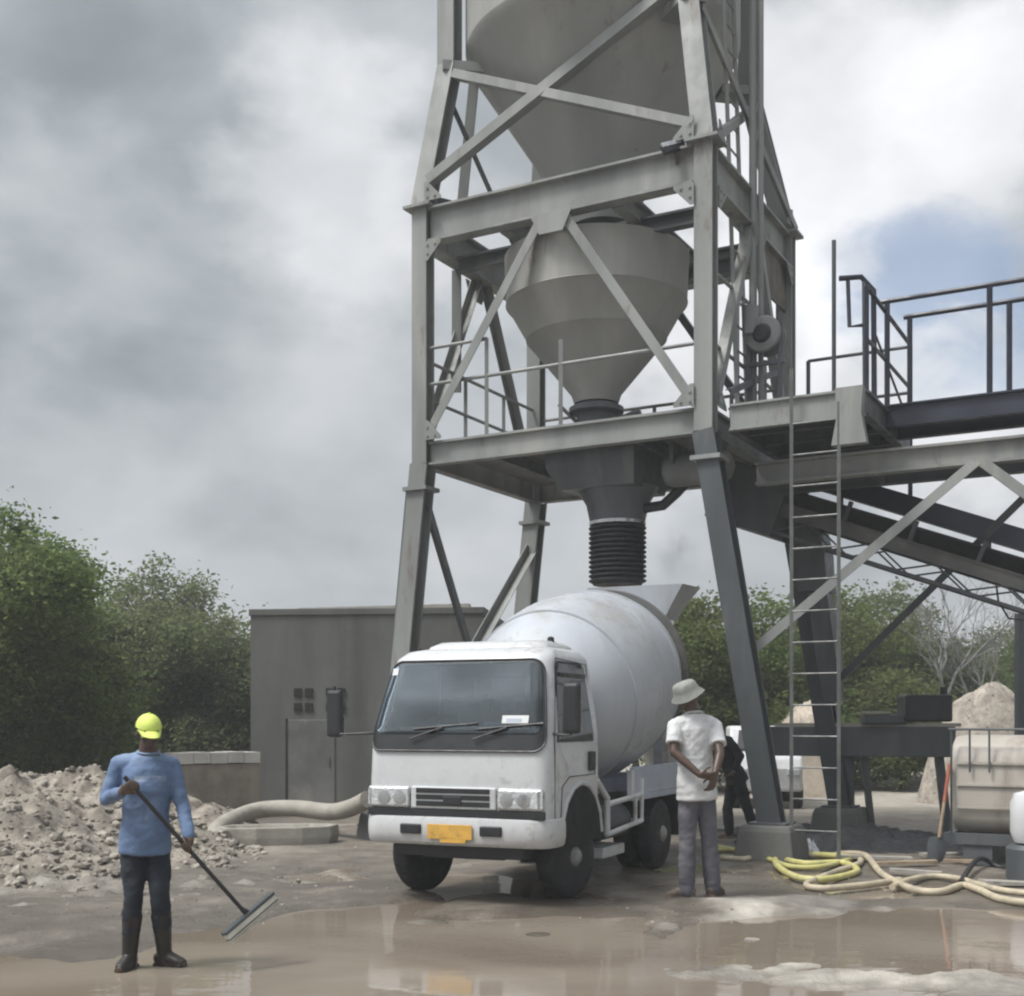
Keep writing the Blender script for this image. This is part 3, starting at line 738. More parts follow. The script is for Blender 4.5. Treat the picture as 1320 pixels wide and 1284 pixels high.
    for s in (-.36, .36):
        MB().ibeam(c0 + sd * s, e + sd * s, 0.07, 0.17, nrm, 0.015).obj('side_frame', PLATE if s > 0 else STEEL_D, C)
        MB().bar(c0 + sd * s * 1.15 - nrm * .30 + ax * .3, e + sd * s * 1.15 - nrm * .30, 0.03, .04).obj('return_rail', STEEL_D, C)
    MB().loft([[p + sd * a + nrm * b for a, b in ((-.34, .28), (-.16, .13), (.16, .13), (.34, .28), (.34, .255), (.16, .105), (-.16, .105), (-.34, .255))] for p in (c0, e)]).obj('belt', RUBBER, C)
    for i in range(7):
        p = c0 + ax * (.35 + i * .85)
        ro = MB(); ro.tube([p + sd * -.18 + nrm * .07, p + sd * .18 + nrm * .07], 0.045, 10); ro.obj('roller', STEEL_D, C, True)
        MB().bar(p + sd * .36 + nrm * .08, p + sd * .36 + nrm * .34, .05, .05).obj('idler_bracket', STEEL_D, C)
    # zigzag lacing between each side frame and its return rail
    for s in (-.39, .39):
        zg = [c0 + sd * s + ax * (.35 + i * .42) - nrm * (.09 if i % 2 else .29) for i in range(14)]
        MB().tube(zg, .014, 6).obj('lacing', STEEL_D, C)
    # head housing and drop chute
    MB().box(c0 - ax * .1 + nrm * .02, (0.95, 0.9, 0.78), 0, Matrix((ax, sd, nrm)).transposed()).obj('head_housing', STEEL_D, C, bevel=.01)
    MB().tube([c0 - ax * .62 + Z * .0, c0 - ax * .05 + Z * 0.55 + V * .0], 0.05, 8).obj('scraper_arm', STEEL_D, C)
    # second upper dark trough above it
    u0 = P(1035, 612, 16.2); u1 = P(1470, 742, 15.0); ux = (u1 - u0).normalized()
    MB().bar(u0, u0 + ux * 6, 0.12, 0.26).obj('upper_trough', NAVY, C)
    for a in (.5, 1.45, 2.4, 3.4):
        pu = u0 + ux * a; pd = pu - Z * .55
        MB().bar(pu - Z * .1, pd, .07, .07).obj('hanger', STEEL_D, C)
    for a in (1.5, 5.6):
        p = e - ax * (6.2 - a) if a < 2 else c0 + ax * a
        if a > 2: MB().bar(tz(p, 0) + sd * .3, p + sd * .3, .12, .12).obj('trestle_leg', STEEL_D, C)
    # loop of cable under the conveyor
    pts = [P(1284, 752, 14.6), P(1287, 775, 14.6), P(1300, 797, 14.5), P(1322, 800, 14.4), P(1345, 760, 14.3)]
    tag(MB().tube(pts, .012, 6).obj('cable', RUBBER, origin=pts[0]), 'black cable hanging in a loop under the conveyor', 'cable')
    # dark drop chute beside the rear leg
    D = thing('drop_chute', 'dark sheet metal drop chute hanging behind the yard ladder', 'chute', P(1050, 760, 16.6))
    def rect(px0, px1, py, Yc, dd): a = P(px0, py, Yc); b = P(px1, py, Yc); return [a, b, b + V * dd, a + V * dd]
    MB().loft([rect(1012, 1050, 655, 16.2, .5), rect(1022, 1062, 712, 16.3, .5), rect(1028, 1066, 762, 16.35, .45)]).obj('upper_box', STEEL_D, D)
    MB().loft([rect(1040, 1066, 764, 16.4, .35), rect(1052, 1078, 850, 16.4, .35), rect(1062, 1080, 905, 16.4, .3)]).obj('spout', LEG_BLUE, D)
build_side()

# ------------------------------------------------------------------ mixer truck
def build_truck():
    TA = R(24)
    u = Vector((math.cos(TA), -math.sin(TA), 0)); v = Vector((math.sin(TA), math.cos(TA), 0))
    org = Vector((0.28, 10.1, 0)) - u * 0.85
    T = thing('mixer_truck', 'white cab-over concrete mixer truck with pale grey drum parked under the tower', 'truck', org, world=True)
    M3 = Matrix((u, v, Z)).transposed()
    def q(s, t, z): return org + u * s + v * t + Z * z
    class TB(MB):
        def bx(m, c, size): return m.box(q(*c), size, 0, M3)
    HW = 0.845
    # ---- cab shell: lofted cross sections from sill to roof (plan outlines with rounded front corners)
    def plan(z, f, hw, b, r=0.10, hwb=None):
        """outline at height z: front at t=f, half width hw, back at t=b"""
        hwb = hwb or hw
        pts = []
        for cx, a0 in ((-1, 180), (1, 270)):
            for i in range(5):
                a = R(a0 + i * 22.5)
                pts.append(q(cx * (hw - r) + r * math.cos(a), f + r + r * math.sin(a), z))
        pts += [q(hwb, b, z), q(-hwb, b, z)]
        return pts
    secs = [(0.52, .03, .83, 1.22, .10), (0.75, .02, .845, 1.22, .10), (1.02, .015, .85, 1.22, .11), (1.30, .03, .85, 1.22, .12), (1.46, .062, .845, 1.22, .13),
            (1.75, .155, .805, 1.22, .14), (2.05, .262, .755, 1.22, .14), (2.10, .285, .745, 1.21, .15), (2.165, .37, .70, 1.17, .17), (2.195, .52, .62, 1.10, .18), (2.205, .66, .50, 1.0, .2)]
    cab = MB().loft([plan(*s) for s in secs])
    cab.f = [f for f in cab.f if not (len(f) == 4 and any(f[0] == i * 12 + 4 for i in (4, 5)))]     # the windscreen opening
    body = cab.obj('cab', WHITE, T, True)
    # cut the wheel arch: a black liner box proud of the side plus the arch lip
    # raised roof spoiler at the back
    MB().loft([plan(z, f, hw, b, .12) for z, f, hw, b in ((2.15, .55, .60, 1.24), (2.22, .60, .58, 1.24), (2.265, .70, .52, 1.2))]).obj('roof_deflector', WHITE, T, True)
    MB().lathe(q(.5, .95, 2.25), [(0, .035), (.05, .03), (.06, .01)], 14).obj('marker_lamp', BLACKP, T, True)
    # ---- windscreen wrapped on the sloping front, black lower band
    def front_t(z):
        for a, b in zip(secs, secs[1:]):
            if a[0] <= z <= b[0]:
                k = (z - a[0]) / (b[0] - a[0]); return a[1] + (b[1] - a[1]) * k, a[2] + (b[2] - a[2]) * k
        return secs[-1][1], secs[-1][2]
    def front_patch(z0, z1, inset0, inset1, off, rad=.09, nz=20, ns=30, sag=0.0):
        """curved panel following the cab front between heights, with rounded corners"""
        rings = []
        for i in range(nz + 1):
            k = .5 - .5 * math.cos(math.pi * i / nz); k = .5 * k + .5 * (.5 - .5 * math.cos(math.pi * k))
            z = z0 + (z1 - z0) * k
            f, hw = front_t(z)
            w = hw - (inset0 + (inset1 - inset0) * k)
            de = min(z - z0, z1 - z)
            if de < rad: w -= rad - math.sqrt(max(0, rad * rad - (rad - de) ** 2))
            ring = []
            for j in range(ns + 1):
                s = -w + 2 * w * j / ns
                zz = z + sag * (1 - (s / hw) ** 2) * (1 - k)
                over = max(0, abs(s) - (hw - .12)); tt = f - off + (0.12 - math.sqrt(max(0, .0144 - over * over)) if over > 0 else 0)
                ring.append(q(s, tt, zz))
            rings.append(ring)
        return rings
    def patch_obj(nm, rings, m, par, thick=0.012, sm=True, skip=None):
        """give the panel real thickness so it is a solid shell"""
        mb = MB(); n = len(rings[0]); back = [[p + v * thick for p in r_] for r_ in rings]
        k = len(rings)
        vs = [p for r_ in rings for p in r_] + [p for r_ in back for p in r_]; fs = []
        o = k * n
        for i in range(k - 1):
            for j in range(n - 1):
                a = i * n + j
                if skip and skip((vs[a] + vs[a + n + 1]) / 2): continue
                fs.append((a, a + 1, a + n + 1, a + n)); fs.append((o + a, o + a + n, o + a + n + 1, o + a + 1))
        loop = [j for j in range(n)] + [i * n + n - 1 for i in range(1, k)] + [(k - 1) * n + j for j in range(n - 2, -1, -1)] + [i * n for i in range(k - 2, 0, -1)]
        for a, b in zip(loop, loop[1:] + loop[:1]): fs.append((a, a + o, b + o, b))
        return mb.add(vs, fs).obj(nm, m, par, sm)
    scr = patch_obj('windscreen', front_patch(1.30, 2.075, .035, .04, .012, .10, 44, 60), BLACKP, T, .02, True, lambda p: 1.475 < p.z < 2.035 and abs((p - org).dot(u)) < front_t(p.z)[1] - .155)
    def inner_patch():
        return front_patch(1.45, 2.055, .055, .06, .020, .085)
    patch_obj('glass', inner_patch(), GLASS, scr, .004)
    # dashboard things seen through the glass as a pale strip: papers and dash top
    # rubber edge of the screen
    rr = front_patch(1.30, 2.075, .03, .035, .014, .10)
    loop = [r_[0] for r_ in rr] + list(rr[-1]) + [r_[-1] for r_ in reversed(rr)] + list(reversed(rr[0]))
    MB().tube(loop, .009, 6, caps=False).obj('seal', BLACKP, scr, True)
    st = front_patch(1.50, 1.63, .12, .12, .0225, .005)
    # inspection stickers in the corners of the screen
    for s0, s1, z0, z1, m in ((-.70, -.645, 1.955, 2.015, WHITE_G), (.42, .66, 1.535, 1.60, WHITE_G), (.46, .60, 1.545, 1.575, BLUEGREY)):
        r_ = []
        for i in range(2):
            z = z0 + (z1 - z0) * i; f, hw = front_t(z)
            r_.append([q(s0 + (s1 - s0) * j / 3, f - (.0225 if m is WHITE_G else .0245), z) for j in range(4)])
        patch_obj('sticker', r_, m, scr, .0015, False)
    # cab interior seen through the windscreen: dark liner, dashboard, wheel, seats
    li = MB()
    def quad(a, b, c, d): li.add([q(*a), q(*b), q(*c), q(*d)], [(0, 1, 2, 3)])
    quad((-.72, 1.14, .7), (.72, 1.14, .7), (.70, 1.14, 2.09), (-.70, 1.14, 2.09))
    for sg in (-1, 1): quad((sg * .745, .25, .9), (sg * .745, 1.14, .9), (sg * .70, 1.14, 2.09), (sg * .70, .32, 2.09))
    quad((-.70, .33, 2.09), (.70, .33, 2.09), (.70, 1.14, 2.09), (-.70, 1.14, 2.09)); quad((-.74, .1, .9), (.74, .1, .9), (.74, 1.14, .9), (-.74, 1.14, .9))
    inn = li.obj('interior', DARKIN, T, fix=False)
    MB().loft([[q(s_, a, b) for a, b in ((.085, 1.20), (.085, 1.455), (.30, 1.475), (.42, 1.44), (.44, 1.20))] for s_ in (-.735, .735)]).obj('dashboard', DASH, inn)
    MB().box(q(0, 1.128, 1.80), (1.0, .006, .30), 0, M3).obj('rear_window', GLASSY, inn)
    for s_ in (-.38, .38):
        st_ = MB(); st_.box(q(s_, .98, 1.45), (.46, .14, .62), 0, M3); st_.box(q(s_, .96, 1.86), (.26, .10, .19), 0, M3); st_.obj('seat', SEATM, inn, bevel=.04)
    wc = q(-.38, .52, 1.50); wa = (v * -.55 + Z * .83).normalized(); wx, wy, _ = frame_of(wa)
    MB().tube([wc + wx * (.19 * math.cos(a)) + wy * (.19 * math.sin(a)) for a in [2 * math.pi * i_ / 28 for i_ in range(29)]], .014, 8, caps=False).obj('steering_wheel', BLACKP, inn, True)
    rd = random.Random(8)
    for k, (s_, w_, h_, m_) in enumerate(((-.52, .12, .03, CONC_L), (-.12, .26, .05, WHITE_G), (.14, .16, .035, CONC_L), (.30, .20, .07, BLUEGREY), (.52, .14, .05, CONC_L))):
        MB().box(q(s_, .19 + .03 * (k % 2), 1.475 + h_ / 2), (w_, .12, h_), 0, M3 @ Matrix.Rotation(rd.uniform(-.4, .4), 3, 'Z')).obj('papers', m_, inn, bevel=.008)
    # wipers
    for s in (-.42, .18):
        f0, _ = front_t(1.40); f1, _ = front_t(1.50); f2, _ = front_t(1.56)
        w = MB().tube([q(s, f0 - .04, 1.40), q(s + .30, f1 - .045, 1.50)], .009, 6); w.tube([q(s + .02, f1 - .04, 1.485), q(s + .62, f2 - .04, 1.535)], .008, 6)
        w.obj('wiper', BLACKP, T)
    # ---- doors: window, seams, handle on both sides
    for sg in (-1, 1):
        d = T
        def side_s(z): return front_t(z)[1]
        def sp(t, z, off): return q(sg * (side_s(z) + off), t, z)
        win = [(.245, 1.40), (1.06, 1.40), (1.07, 1.45), (1.05, 2.00), (1.0, 2.045), (.46, 2.045), (.40, 2.0)]
        poly = [sp(t, z, .012) for t, z in win]
        door_poly = [(.20, .62), (.32, .60), (.33, 1.0), (.50, 1.08), (1.12, 1.08), (1.14, 2.06), (.42, 2.09), (.17, 1.40)]
        dr = MB().prism([sp(t, z, .006) for t, z in door_poly][::-1], u * (sg * -.01)).obj('door', WHITE, T)
        fr = MB().prism([sp(t, z, .0085) for t, z in ((.225, 1.375), (1.085, 1.375), (1.09, 1.45), (1.07, 2.02), (1.01, 2.068), (.45, 2.068), (.385, 2.02))], u * (sg * -.02)).obj('window', BLACKP, dr)
        MB().prism(poly, u * (sg * -.006)).obj('glass', GLASSY, fr)
        if True:
            MB().box(sp(.74, 1.95, .016), (.012, .62, .035), 0, M3).obj('window_bar', BLACKP, fr)
        seam = [sp(t, z, .008) for t, z in door_poly] ; seam.append(seam[0])
        MB().tube(seam, .005, 4, caps=False).obj('seam', BLACKP, dr)
        MB().box(sp(1.02, 1.20, .018), (.03, .13, .17), 0, M3).obj('handle', BLACKP, dr, bevel=.01)
    # ---- front face details
    MB().box(q(0, .002, .93), (1.66, .006, .006), 0, M3).obj('panel_seam', BLACKP, T)
    g = TB().bx((0.0, .004, .905), (.80, .03, .19)).obj('grille', WHITE, T, bevel=.015)
    for z in (.965, .91, .855):
        MB().loft([[q(x_ * w_, -.012 - .004, z + dz) for x_, dz in ((-1, -.021), (1, -.021), (1, .021), (-1, .021))] for w_ in (.345,)] + [[q(x_ * .345, .002, z + dz) for x_, dz in ((-1, -.021), (1, -.021), (1, .021), (-1, .021))]]).obj('grille_slot', BLACKP, g)
    TB().bx((0, -.016, .885), (.17, .012, .07)).obj('badge', BLACKP, g, bevel=.008)
    for sg in (-1, 1):
        lamp = TB().bx((sg * .615, .014, .905), (.41, .05, .185)).obj('headlight', CHROME, T, bevel=.02)
        TB().bx((sg * .60, -.014, .905), (.36, .014, .15)).obj('lens', LAMPM, lamp, bevel=.012)
        for s2 in (.50, .655):
            MB().lathe(q(sg * s2, -.022, .90), [(0, .052), (.004, .058), (.006, .04)], 20, axis=-v).obj('reflector', CHROME, lamp, True)
        TB().bx((sg * .79, .02, .905), (.06, .06, .15)).obj('indicator', LAMPM, lamp, bevel=.01)
    TB().bx((0, .03, .775), (1.64, .08, .065)).obj('bumper_gap', BLACKP, T)
    # bumper: rounded bar wrapping the corners
    sec = [(.00, .505), (-.03, .53), (-.045, .60), (-.045, .68), (-.03, .735), (.0, .745), (.05, .74), (.05, .52)]
    rings = []
    for s, dt in ((-.87, .35), (-.872, .20), (-.85, .09), (-.80, .03), (-.70, .0), (0, -.012), (.70, .0), (.80, .03), (.85, .09), (.872, .20), (.87, .35)):
        side = abs(s) > .84
        ring = []
        for tt, z in sec:
            if side and dt > .15: ring.append(q(s + (1 if s > 0 else -1) * (-tt - .02) * .5, dt, z))
            elif side: ring.append(q(s + (1 if s > 0 else -1) * (-tt - .02) * .4, dt + tt * .6, z))
            else: ring.append(q(s, dt + tt, z))
        rings.append(ring)
    bp = MB().loft(rings).obj('bumper', WHITE, T, True)
    for s in (-.375, .375): TB().bx((s, -.055, .64), (.20, .03, .085)).obj('fog_lamp', BLACKP, bp, bevel=.012)
    TB().bx((0, -.068, .625), (.42, .008, .125)).obj('number_plate', PLATEM, bp, bevel=.004)
    TB().bx((0.03, -.066, .555), (.24, .012, .04)).obj('plate_bracket', PLATEM, bp)
    # front underrun and steps
    TB().bx((0, .35, .46), (1.2, .5, .12)).obj('subframe', BLACKP, T)
    # ---- wheel arches: black liners + white lips
    for sg in (-1, 1):
        lip = []
        for i in range(9):
            a = R(180 - i * 22.5 * .98)
            lip.append(q(sg * .845, .80 + .50 * math.cos(a), .52 + .50 * math.sin(a)))
        ring_in = []
        MB().tube(lip, .028, 8).obj('wheel_arch', WHITE, T, True)
        n = 14
        poly = [q(sg * .858, .80 + .485 * math.cos(math.pi * i / n), .50 + .49 * math.sin(math.pi * i / n)) for i in range(n + 1)]
        MB().prism(poly, u * (sg * -.30)).obj('arch_liner', VOID, T)
    # ---- wheels
    def wheel(s, t, r=.37, w=.21, dual=False, steer=0.0):
        ax = u.copy()
        if steer: ax = Matrix.Rotation(steer, 3, 'Z') @ u
        c = q(s, t, r)
        pr = [(-w / 2, r * .58), (-w / 2 - .004, r * .8), (-w / 2 + .02, r * .95), (-w / 2 + .045, r), (w / 2 - .045, r), (w / 2 - .02, r * .95), (w / 2 + .004, r * .8), (w / 2, r * .58)]
        m = MB().lathe(c, pr, 40, axis=ax)
        for i in range(40):   # tread blocks
            a = 2 * math.pi * i / 40
            e = (Z * math.sin(a) + Matrix.Rotation(math.pi / 2, 3, 'Z') @ ax * math.cos(a))
            tg = Z * math.cos(a) - Matrix.Rotation(math.pi / 2, 3, 'Z') @ ax * math.sin(a)
            for k in (-.19, 0, .19):
                m.box(c + ax * (k * w) + e * (r - .001) + tg * (.012 if k == 0 else 0), (w * .16, .026, .006), 0, Matrix((ax, tg, e)).transposed())
        wh = bpy.data.objects.new('wheel', None); COL.objects.link(wh); wh.parent = T; wh.location = c - org; ORG[wh.name] = c
        m.obj('tyre', TYRE, wh, True)
        sg = 1 if s > 0 else -1
        MB().lathe(c, [(sg * (w / 2 - .03), r * .56), (sg * (w / 2 - .002), r * .59), (sg * (w / 2 - .01), r * .53), (sg * (w / 2 - .06), r * .44), (sg * (w / 2 - .05), r * .28), (sg * (w / 2 - .0), r * .24), (sg * (w / 2 + .03), r * .16), (sg * (w / 2 + .04), .02)], 32, axis=ax, caps=True).obj('rim', RIMM, wh, True)
        for i in range(6):
            a = 2 * math.pi * i / 6; e = (Z * math.sin(a) + Matrix.Rotation(math.pi / 2, 3, 'Z') @ ax * math.cos(a))
            MB().lathe(c + e * (r * .36), [(sg * (w / 2 - .05), .016), (sg * (w / 2 - .02), .014)], 8, axis=ax).obj('nut', STEEL_D, wh)
    st = R(-10)
    wheel(-.70, .80, steer=st); wheel(.70, .80, steer=st)
    for s in (-.72, -.47, .47, .72): wheel(s, 3.30, .365, .20)
    ax = MB().tube([q(-.6, .8, .37), q(.6, .8, .37)], .06, 10); ax.obj('front_axle', STEEL_D, T, True)
    ax = MB().tube([q(-.6, 3.3, .37), q(.6, 3.3, .37)], .07, 10); ax.ball(q(0, 3.3, .37), .17); ax.obj('rear_axle', STEEL_D, T, True)
    TB().bx((0, .75, .55), (.75, 1.1, .35)).obj('engine', BLACKP, T)
    # ---- chassis
    for s in (-.36, .36): MB().ibeam(q(s, .3, .72), q(s, 5.2, .72), .08, .2, Z, .015).obj('chassis_rail', STEEL_D, T)
    for s in (-.42, .42): MB().ibeam(q(s, 1.35, .92), q(s, 5.2, .92), .09, .18, Z, .015).obj('drum_frame', BLUEGREY, T)
    for t_ in (1.4, 2.4, 3.4, 4.4, 5.1): MB().bar(q(-.42, t_, .88), q(.42, t_, .88), .1, .1).obj('cross_member', STEEL_D, T)
    # side skirts behind the cab: pipe guard frame, step, fuel tank
    for sg in (-1, 1):
        s = sg * .83
        gd = MB()
        gd.tube([q(s, 1.22, 1.02), q(s, 1.52, .84), q(s, 1.52, .50)], .032, 10)
        gd.tube([q(s, 1.52, .78), q(s, 2.55, .82)], .026, 10); gd.tube([q(s, 1.52, .50), q(s, 2.55, .56)], .026, 10)
        gd.tube([q(s, 2.35, .80), q(s, 2.35, .56)], .022, 8); gd.tube([q(s, 2.55, .98), q(s, 2.55, .56), q(s * .6, 2.55, .56)], .026, 10)
        gd.obj('side_guard', WHITE_G, T, True)
        MB().lathe(q(sg * .62, 1.62, .58), [(0, .05), (.02, .17), (.72, .17), (.74, .05)], 24, axis=v).obj('fuel_tank', STEEL_D, T, True)
        TB().bx((sg * .60, 1.95, .31), (.30, .62, .10)).obj('step_tray', WHITE_G, T, bevel=.01)
        TB().bx((sg * .55, 1.42, .95), (.35, .28, .16)).obj('battery_box', STEEL_D, T, bevel=.01)
        # rear mudguards and blue-grey apron plate
        TB().bx((sg * .80, 3.10, .93), (.05, 1.55, .34)).obj('apron_plate', BLUEGREY, T, bevel=.012)
        TB().bx((sg * .62, 3.3, .84), (.42, 1.0, .03)).obj('mudguard', BLUEGREY, T, bevel=.01)
        TB().bx((sg * .60, 3.95, .52), (.40, .02, .45)).obj('mud_flap', RUBBER, T)
    TB().bx((.80, 2.32, .92), (.05, .12, .3)).obj('guard_plate', WHITE_G, T)
    # ---- mirrors on arms
    for sg, arm, mz in ((-1, .36, 1.62), (1, .17, 1.66)):
        f, hw = front_t(1.47)
        t0 = .10 if sg < 0 else .18
        a = MB().tube([q(sg * (hw - .02), t0, 1.45), q(sg * (hw + arm * .5), t0 - .05, 1.44), q(sg * (hw + arm), t0 - .05, 1.44), q(sg * (hw + arm), t0 - .04, 1.86)], .013, 8)
        a.tube([q(sg * (hw + arm), t0 - .04, 1.84), q(sg * (hw + arm * .4), t0 + .04, 1.86), q(sg * (hw - .07), t0 + .2, 1.88)], .011, 8) if sg > 0 else None
        mo = a.obj('mirror_arm', BLACKP, T, True)
        hd = TB().bx((sg * (hw + arm), t0 - .03, mz), (.155, .075, .42)).obj('mirror', BLACKP, mo, bevel=.03)
        TB().bx((sg * (hw + arm), t0 + .012, mz), (.13, .006, .37)).obj('mirror_glass', CHROME, mo)
    # ---- drum: tilted, fat in front, tapering to the mouth
    dax = (v * math.cos(R(11.5)) + Z * math.sin(R(11.5))).normalized()
    o = q(0, 1.50, 1.62)
    prof = [(-.02, .30), (0, .50), (.05, .58), (.35, .78), (.70, .90), (.95, .955), (1.25, .985), (1.60, .985), (1.95, .96), (2.20, .92), (2.50, .83), (2.9, .68), (3.3, .54), (3.55, .47), (3.56, .40), (3.3, .42)]
    MB().lathe(o, prof, 72, axis=dax).obj('drum', DRUM, T, True)
    dr = T
    for h, r_ in ((.68, .915), (1.95, .975)):
        MB().lathe(o, [(h, r_ - .03), (h + .005, r_ + .0), (h + .03, r_), (h + .035, r_ - .03)], 72, axis=dax).obj('drum_weld_band', DRUM, T, True)
    MB().lathe(o, [(2.42, .80), (2.43, .925), (2.485, .925), (2.495, .80)], 72, axis=dax).obj('roller_ring', PLATE, T, True)
    MB().lathe(o, [(-.32, .2), (-.30, .26), (-.05, .26), (0, .34)], 28, axis=dax).obj('gearbox', STEEL_D, T, True)
    # front and rear drum stands
    for sg in (-1, 1):
        MB().bar(q(sg * .34, 1.40, 1.0), q(sg * .12, 1.36, 1.6), .08, .08).obj('front_stand', WHITE_G, T)
        MB().bar(q(sg * .44, 4.35, 1.0), q(sg * .50, 4.15, 1.75), .10, .10).obj('rear_stand', BLUEGREY, T)
        MB().bar(q(sg * .44, 4.95, 1.0), q(sg * .40, 4.95, 2.75), .08, .08).obj('hopper_post', WHITE_G, T)
    # charging hopper and collecting chute at the back
    def rc(t0_, t1_, hw, z0, z1): return [q(-hw, t0_, z0), q(hw, t0_, z0), q(hw, t1_, z1), q(-hw, t1_, z1)]
    outer = [rc(4.92, 5.28, .22, 2.55, 2.55), rc(4.84, 5.50, .46, 2.95, 3.0), rc(4.80, 5.60, .60, 3.17, 3.20)]
    inner = [rc(4.83, 5.57, .57, 3.17, 3.20), rc(4.88, 5.46, .43, 2.95, 3.0), rc(4.95, 5.25, .19, 2.6, 2.6)]
    MB().loft(outer + inner).obj('charging_hopper', DRUM, T)
    MB().loft([rc(5.0, 5.45, .34, 2.35, 2.35), rc(5.05, 5.40, .22, 1.55, 1.55)]).obj('collecting_chute', WHITE_G, T)
    ch = []
    for k in range(2):
        p = q(0.0, 5.25 + k * .9, 1.5 - k * .55)
        ch.append([p + u * (.22 * math.cos(a)) + Z * (.16 * math.sin(a)) for a in [math.pi + math.pi * i / 8 for i in range(9)]] + [p + u * (.20 * math.cos(a)) + Z * (.14 * math.sin(a)) for a in [math.pi + math.pi * i / 8 for i in range(8, -1, -1)]])
    MB().loft(ch).obj('discharge_trough', WHITE_G, T, True)
    # water tank, ladder, levers beside the drum
    MB().lathe(q(-.62, 1.45, 1.35), [(0, .05), (.03, .17), (.6, .17), (.63, .05)], 20, axis=v).obj('water_tank', WHITE_G, T, True)
    lv = MB()
    for k in range(3): lv.tube([q(.72, 4.35 + k * .09, 1.05), q(.80, 4.35 + k * .09, 1.35)], .012, 6); lv.ball(q(.80, 4.35 + k * .09, 1.36), .025, 8)
    lv.obj('control_lever', CHROME, T)
    TB().bx((.70, 4.4, 1.02), (.22, .45, .10)).obj('control_box', WHITE_G, T, bevel=.01)
    ld = MB()
    for s in (.52, .80): ld.bar(q(s, 4.75, .55), q(s, 4.75, 1.66), .03)
    for i in range(4): ld.bar(q(.52, 4.75, .7 + i * .27), q(.80, 4.75, .7 + i * .27), .025)
    ld.obj('rear_ladder', WHITE_G, T)
    return T

def glassy():
    m = bpy.data.materials.new('tinted_glass'); m.use_nodes = True
    t = NT(m.node_tree); b = m.node_tree.nodes['Principled BSDF']
    co = t.n('ShaderNodeTexCoord').outputs['Object']
    b.inputs['Base Color'].default_value = (0.016, 0.020, 0.022, 1)
    t.put(b.inputs['Roughness'], t.ramp(t.noise(co, 3, 6, .6), .35, .7, .03, .14))
    b.inputs['IOR'].default_value = 1.6
    b.inputs['Specular IOR Level'].default_value = .7
    return m
GLASSY = glassy()
build_truck()

# ------------------------------------------------------------------ people
def remesh(mb, vox, smooth=4, wr=0.0):
    me = bpy.data.meshes.new('tmp'); me.from_pydata([tuple(v) for v in mb.v], [], mb.f)
    bm = bmesh.new(); bm.from_mesh(me); bmesh.ops.recalc_face_normals(bm, faces=bm.faces[:]); bm.to_mesh(me); bm.free()
    ob = bpy.data.objects.new('tmp', me); COL.objects.link(ob)
    md = ob.modifiers.new('r', 'REMESH'); md.mode = 'VOXEL'; md.voxel_size = vox
    if smooth:
        ms = ob.modifiers.new('s', 'SMOOTH'); ms.factor = .5; ms.iterations = smooth
    dg = bpy.context.evaluated_depsgraph_get()
    out = bpy.data.meshes.new_from_object(ob.evaluated_get(dg))
    bpy.data.objects.remove(ob); bpy.data.meshes.remove(me)
    if wr:
        n = len(out.vertices); co = np.empty(n * 3, np.float32); out.vertices.foreach_get('co', co); co = co.reshape(-1, 3)
        no = np.empty(n * 3, np.float32); out.vertex_normals.foreach_get('vector', no); no = no.reshape(-1, 3)
        dsp = np.array([noise.fractal(Vector((c[0] * 9 + c[2] * 5, c[1] * 9, c[2] * 13 - c[0] * 6)), 1.0, 2.0, 3) for c in co], np.float32)
        co = co + no * (wr * dsp)[:, None]
        out.vertices.foreach_set('co', co.ravel()); out.update()
    for p in out.polygons: p.use_smooth = True
    return out
def add_mesh(name, me, m, parent):
    o = ORG.get(parent.name, Vector())
    me.transform(Matrix.Translation(-o))
    me.name = name; me.materials.clear(); me.materials.append(m)
    ob = bpy.data.objects.new(name, me); COL.objects.link(ob); ob.parent = parent
    return ob

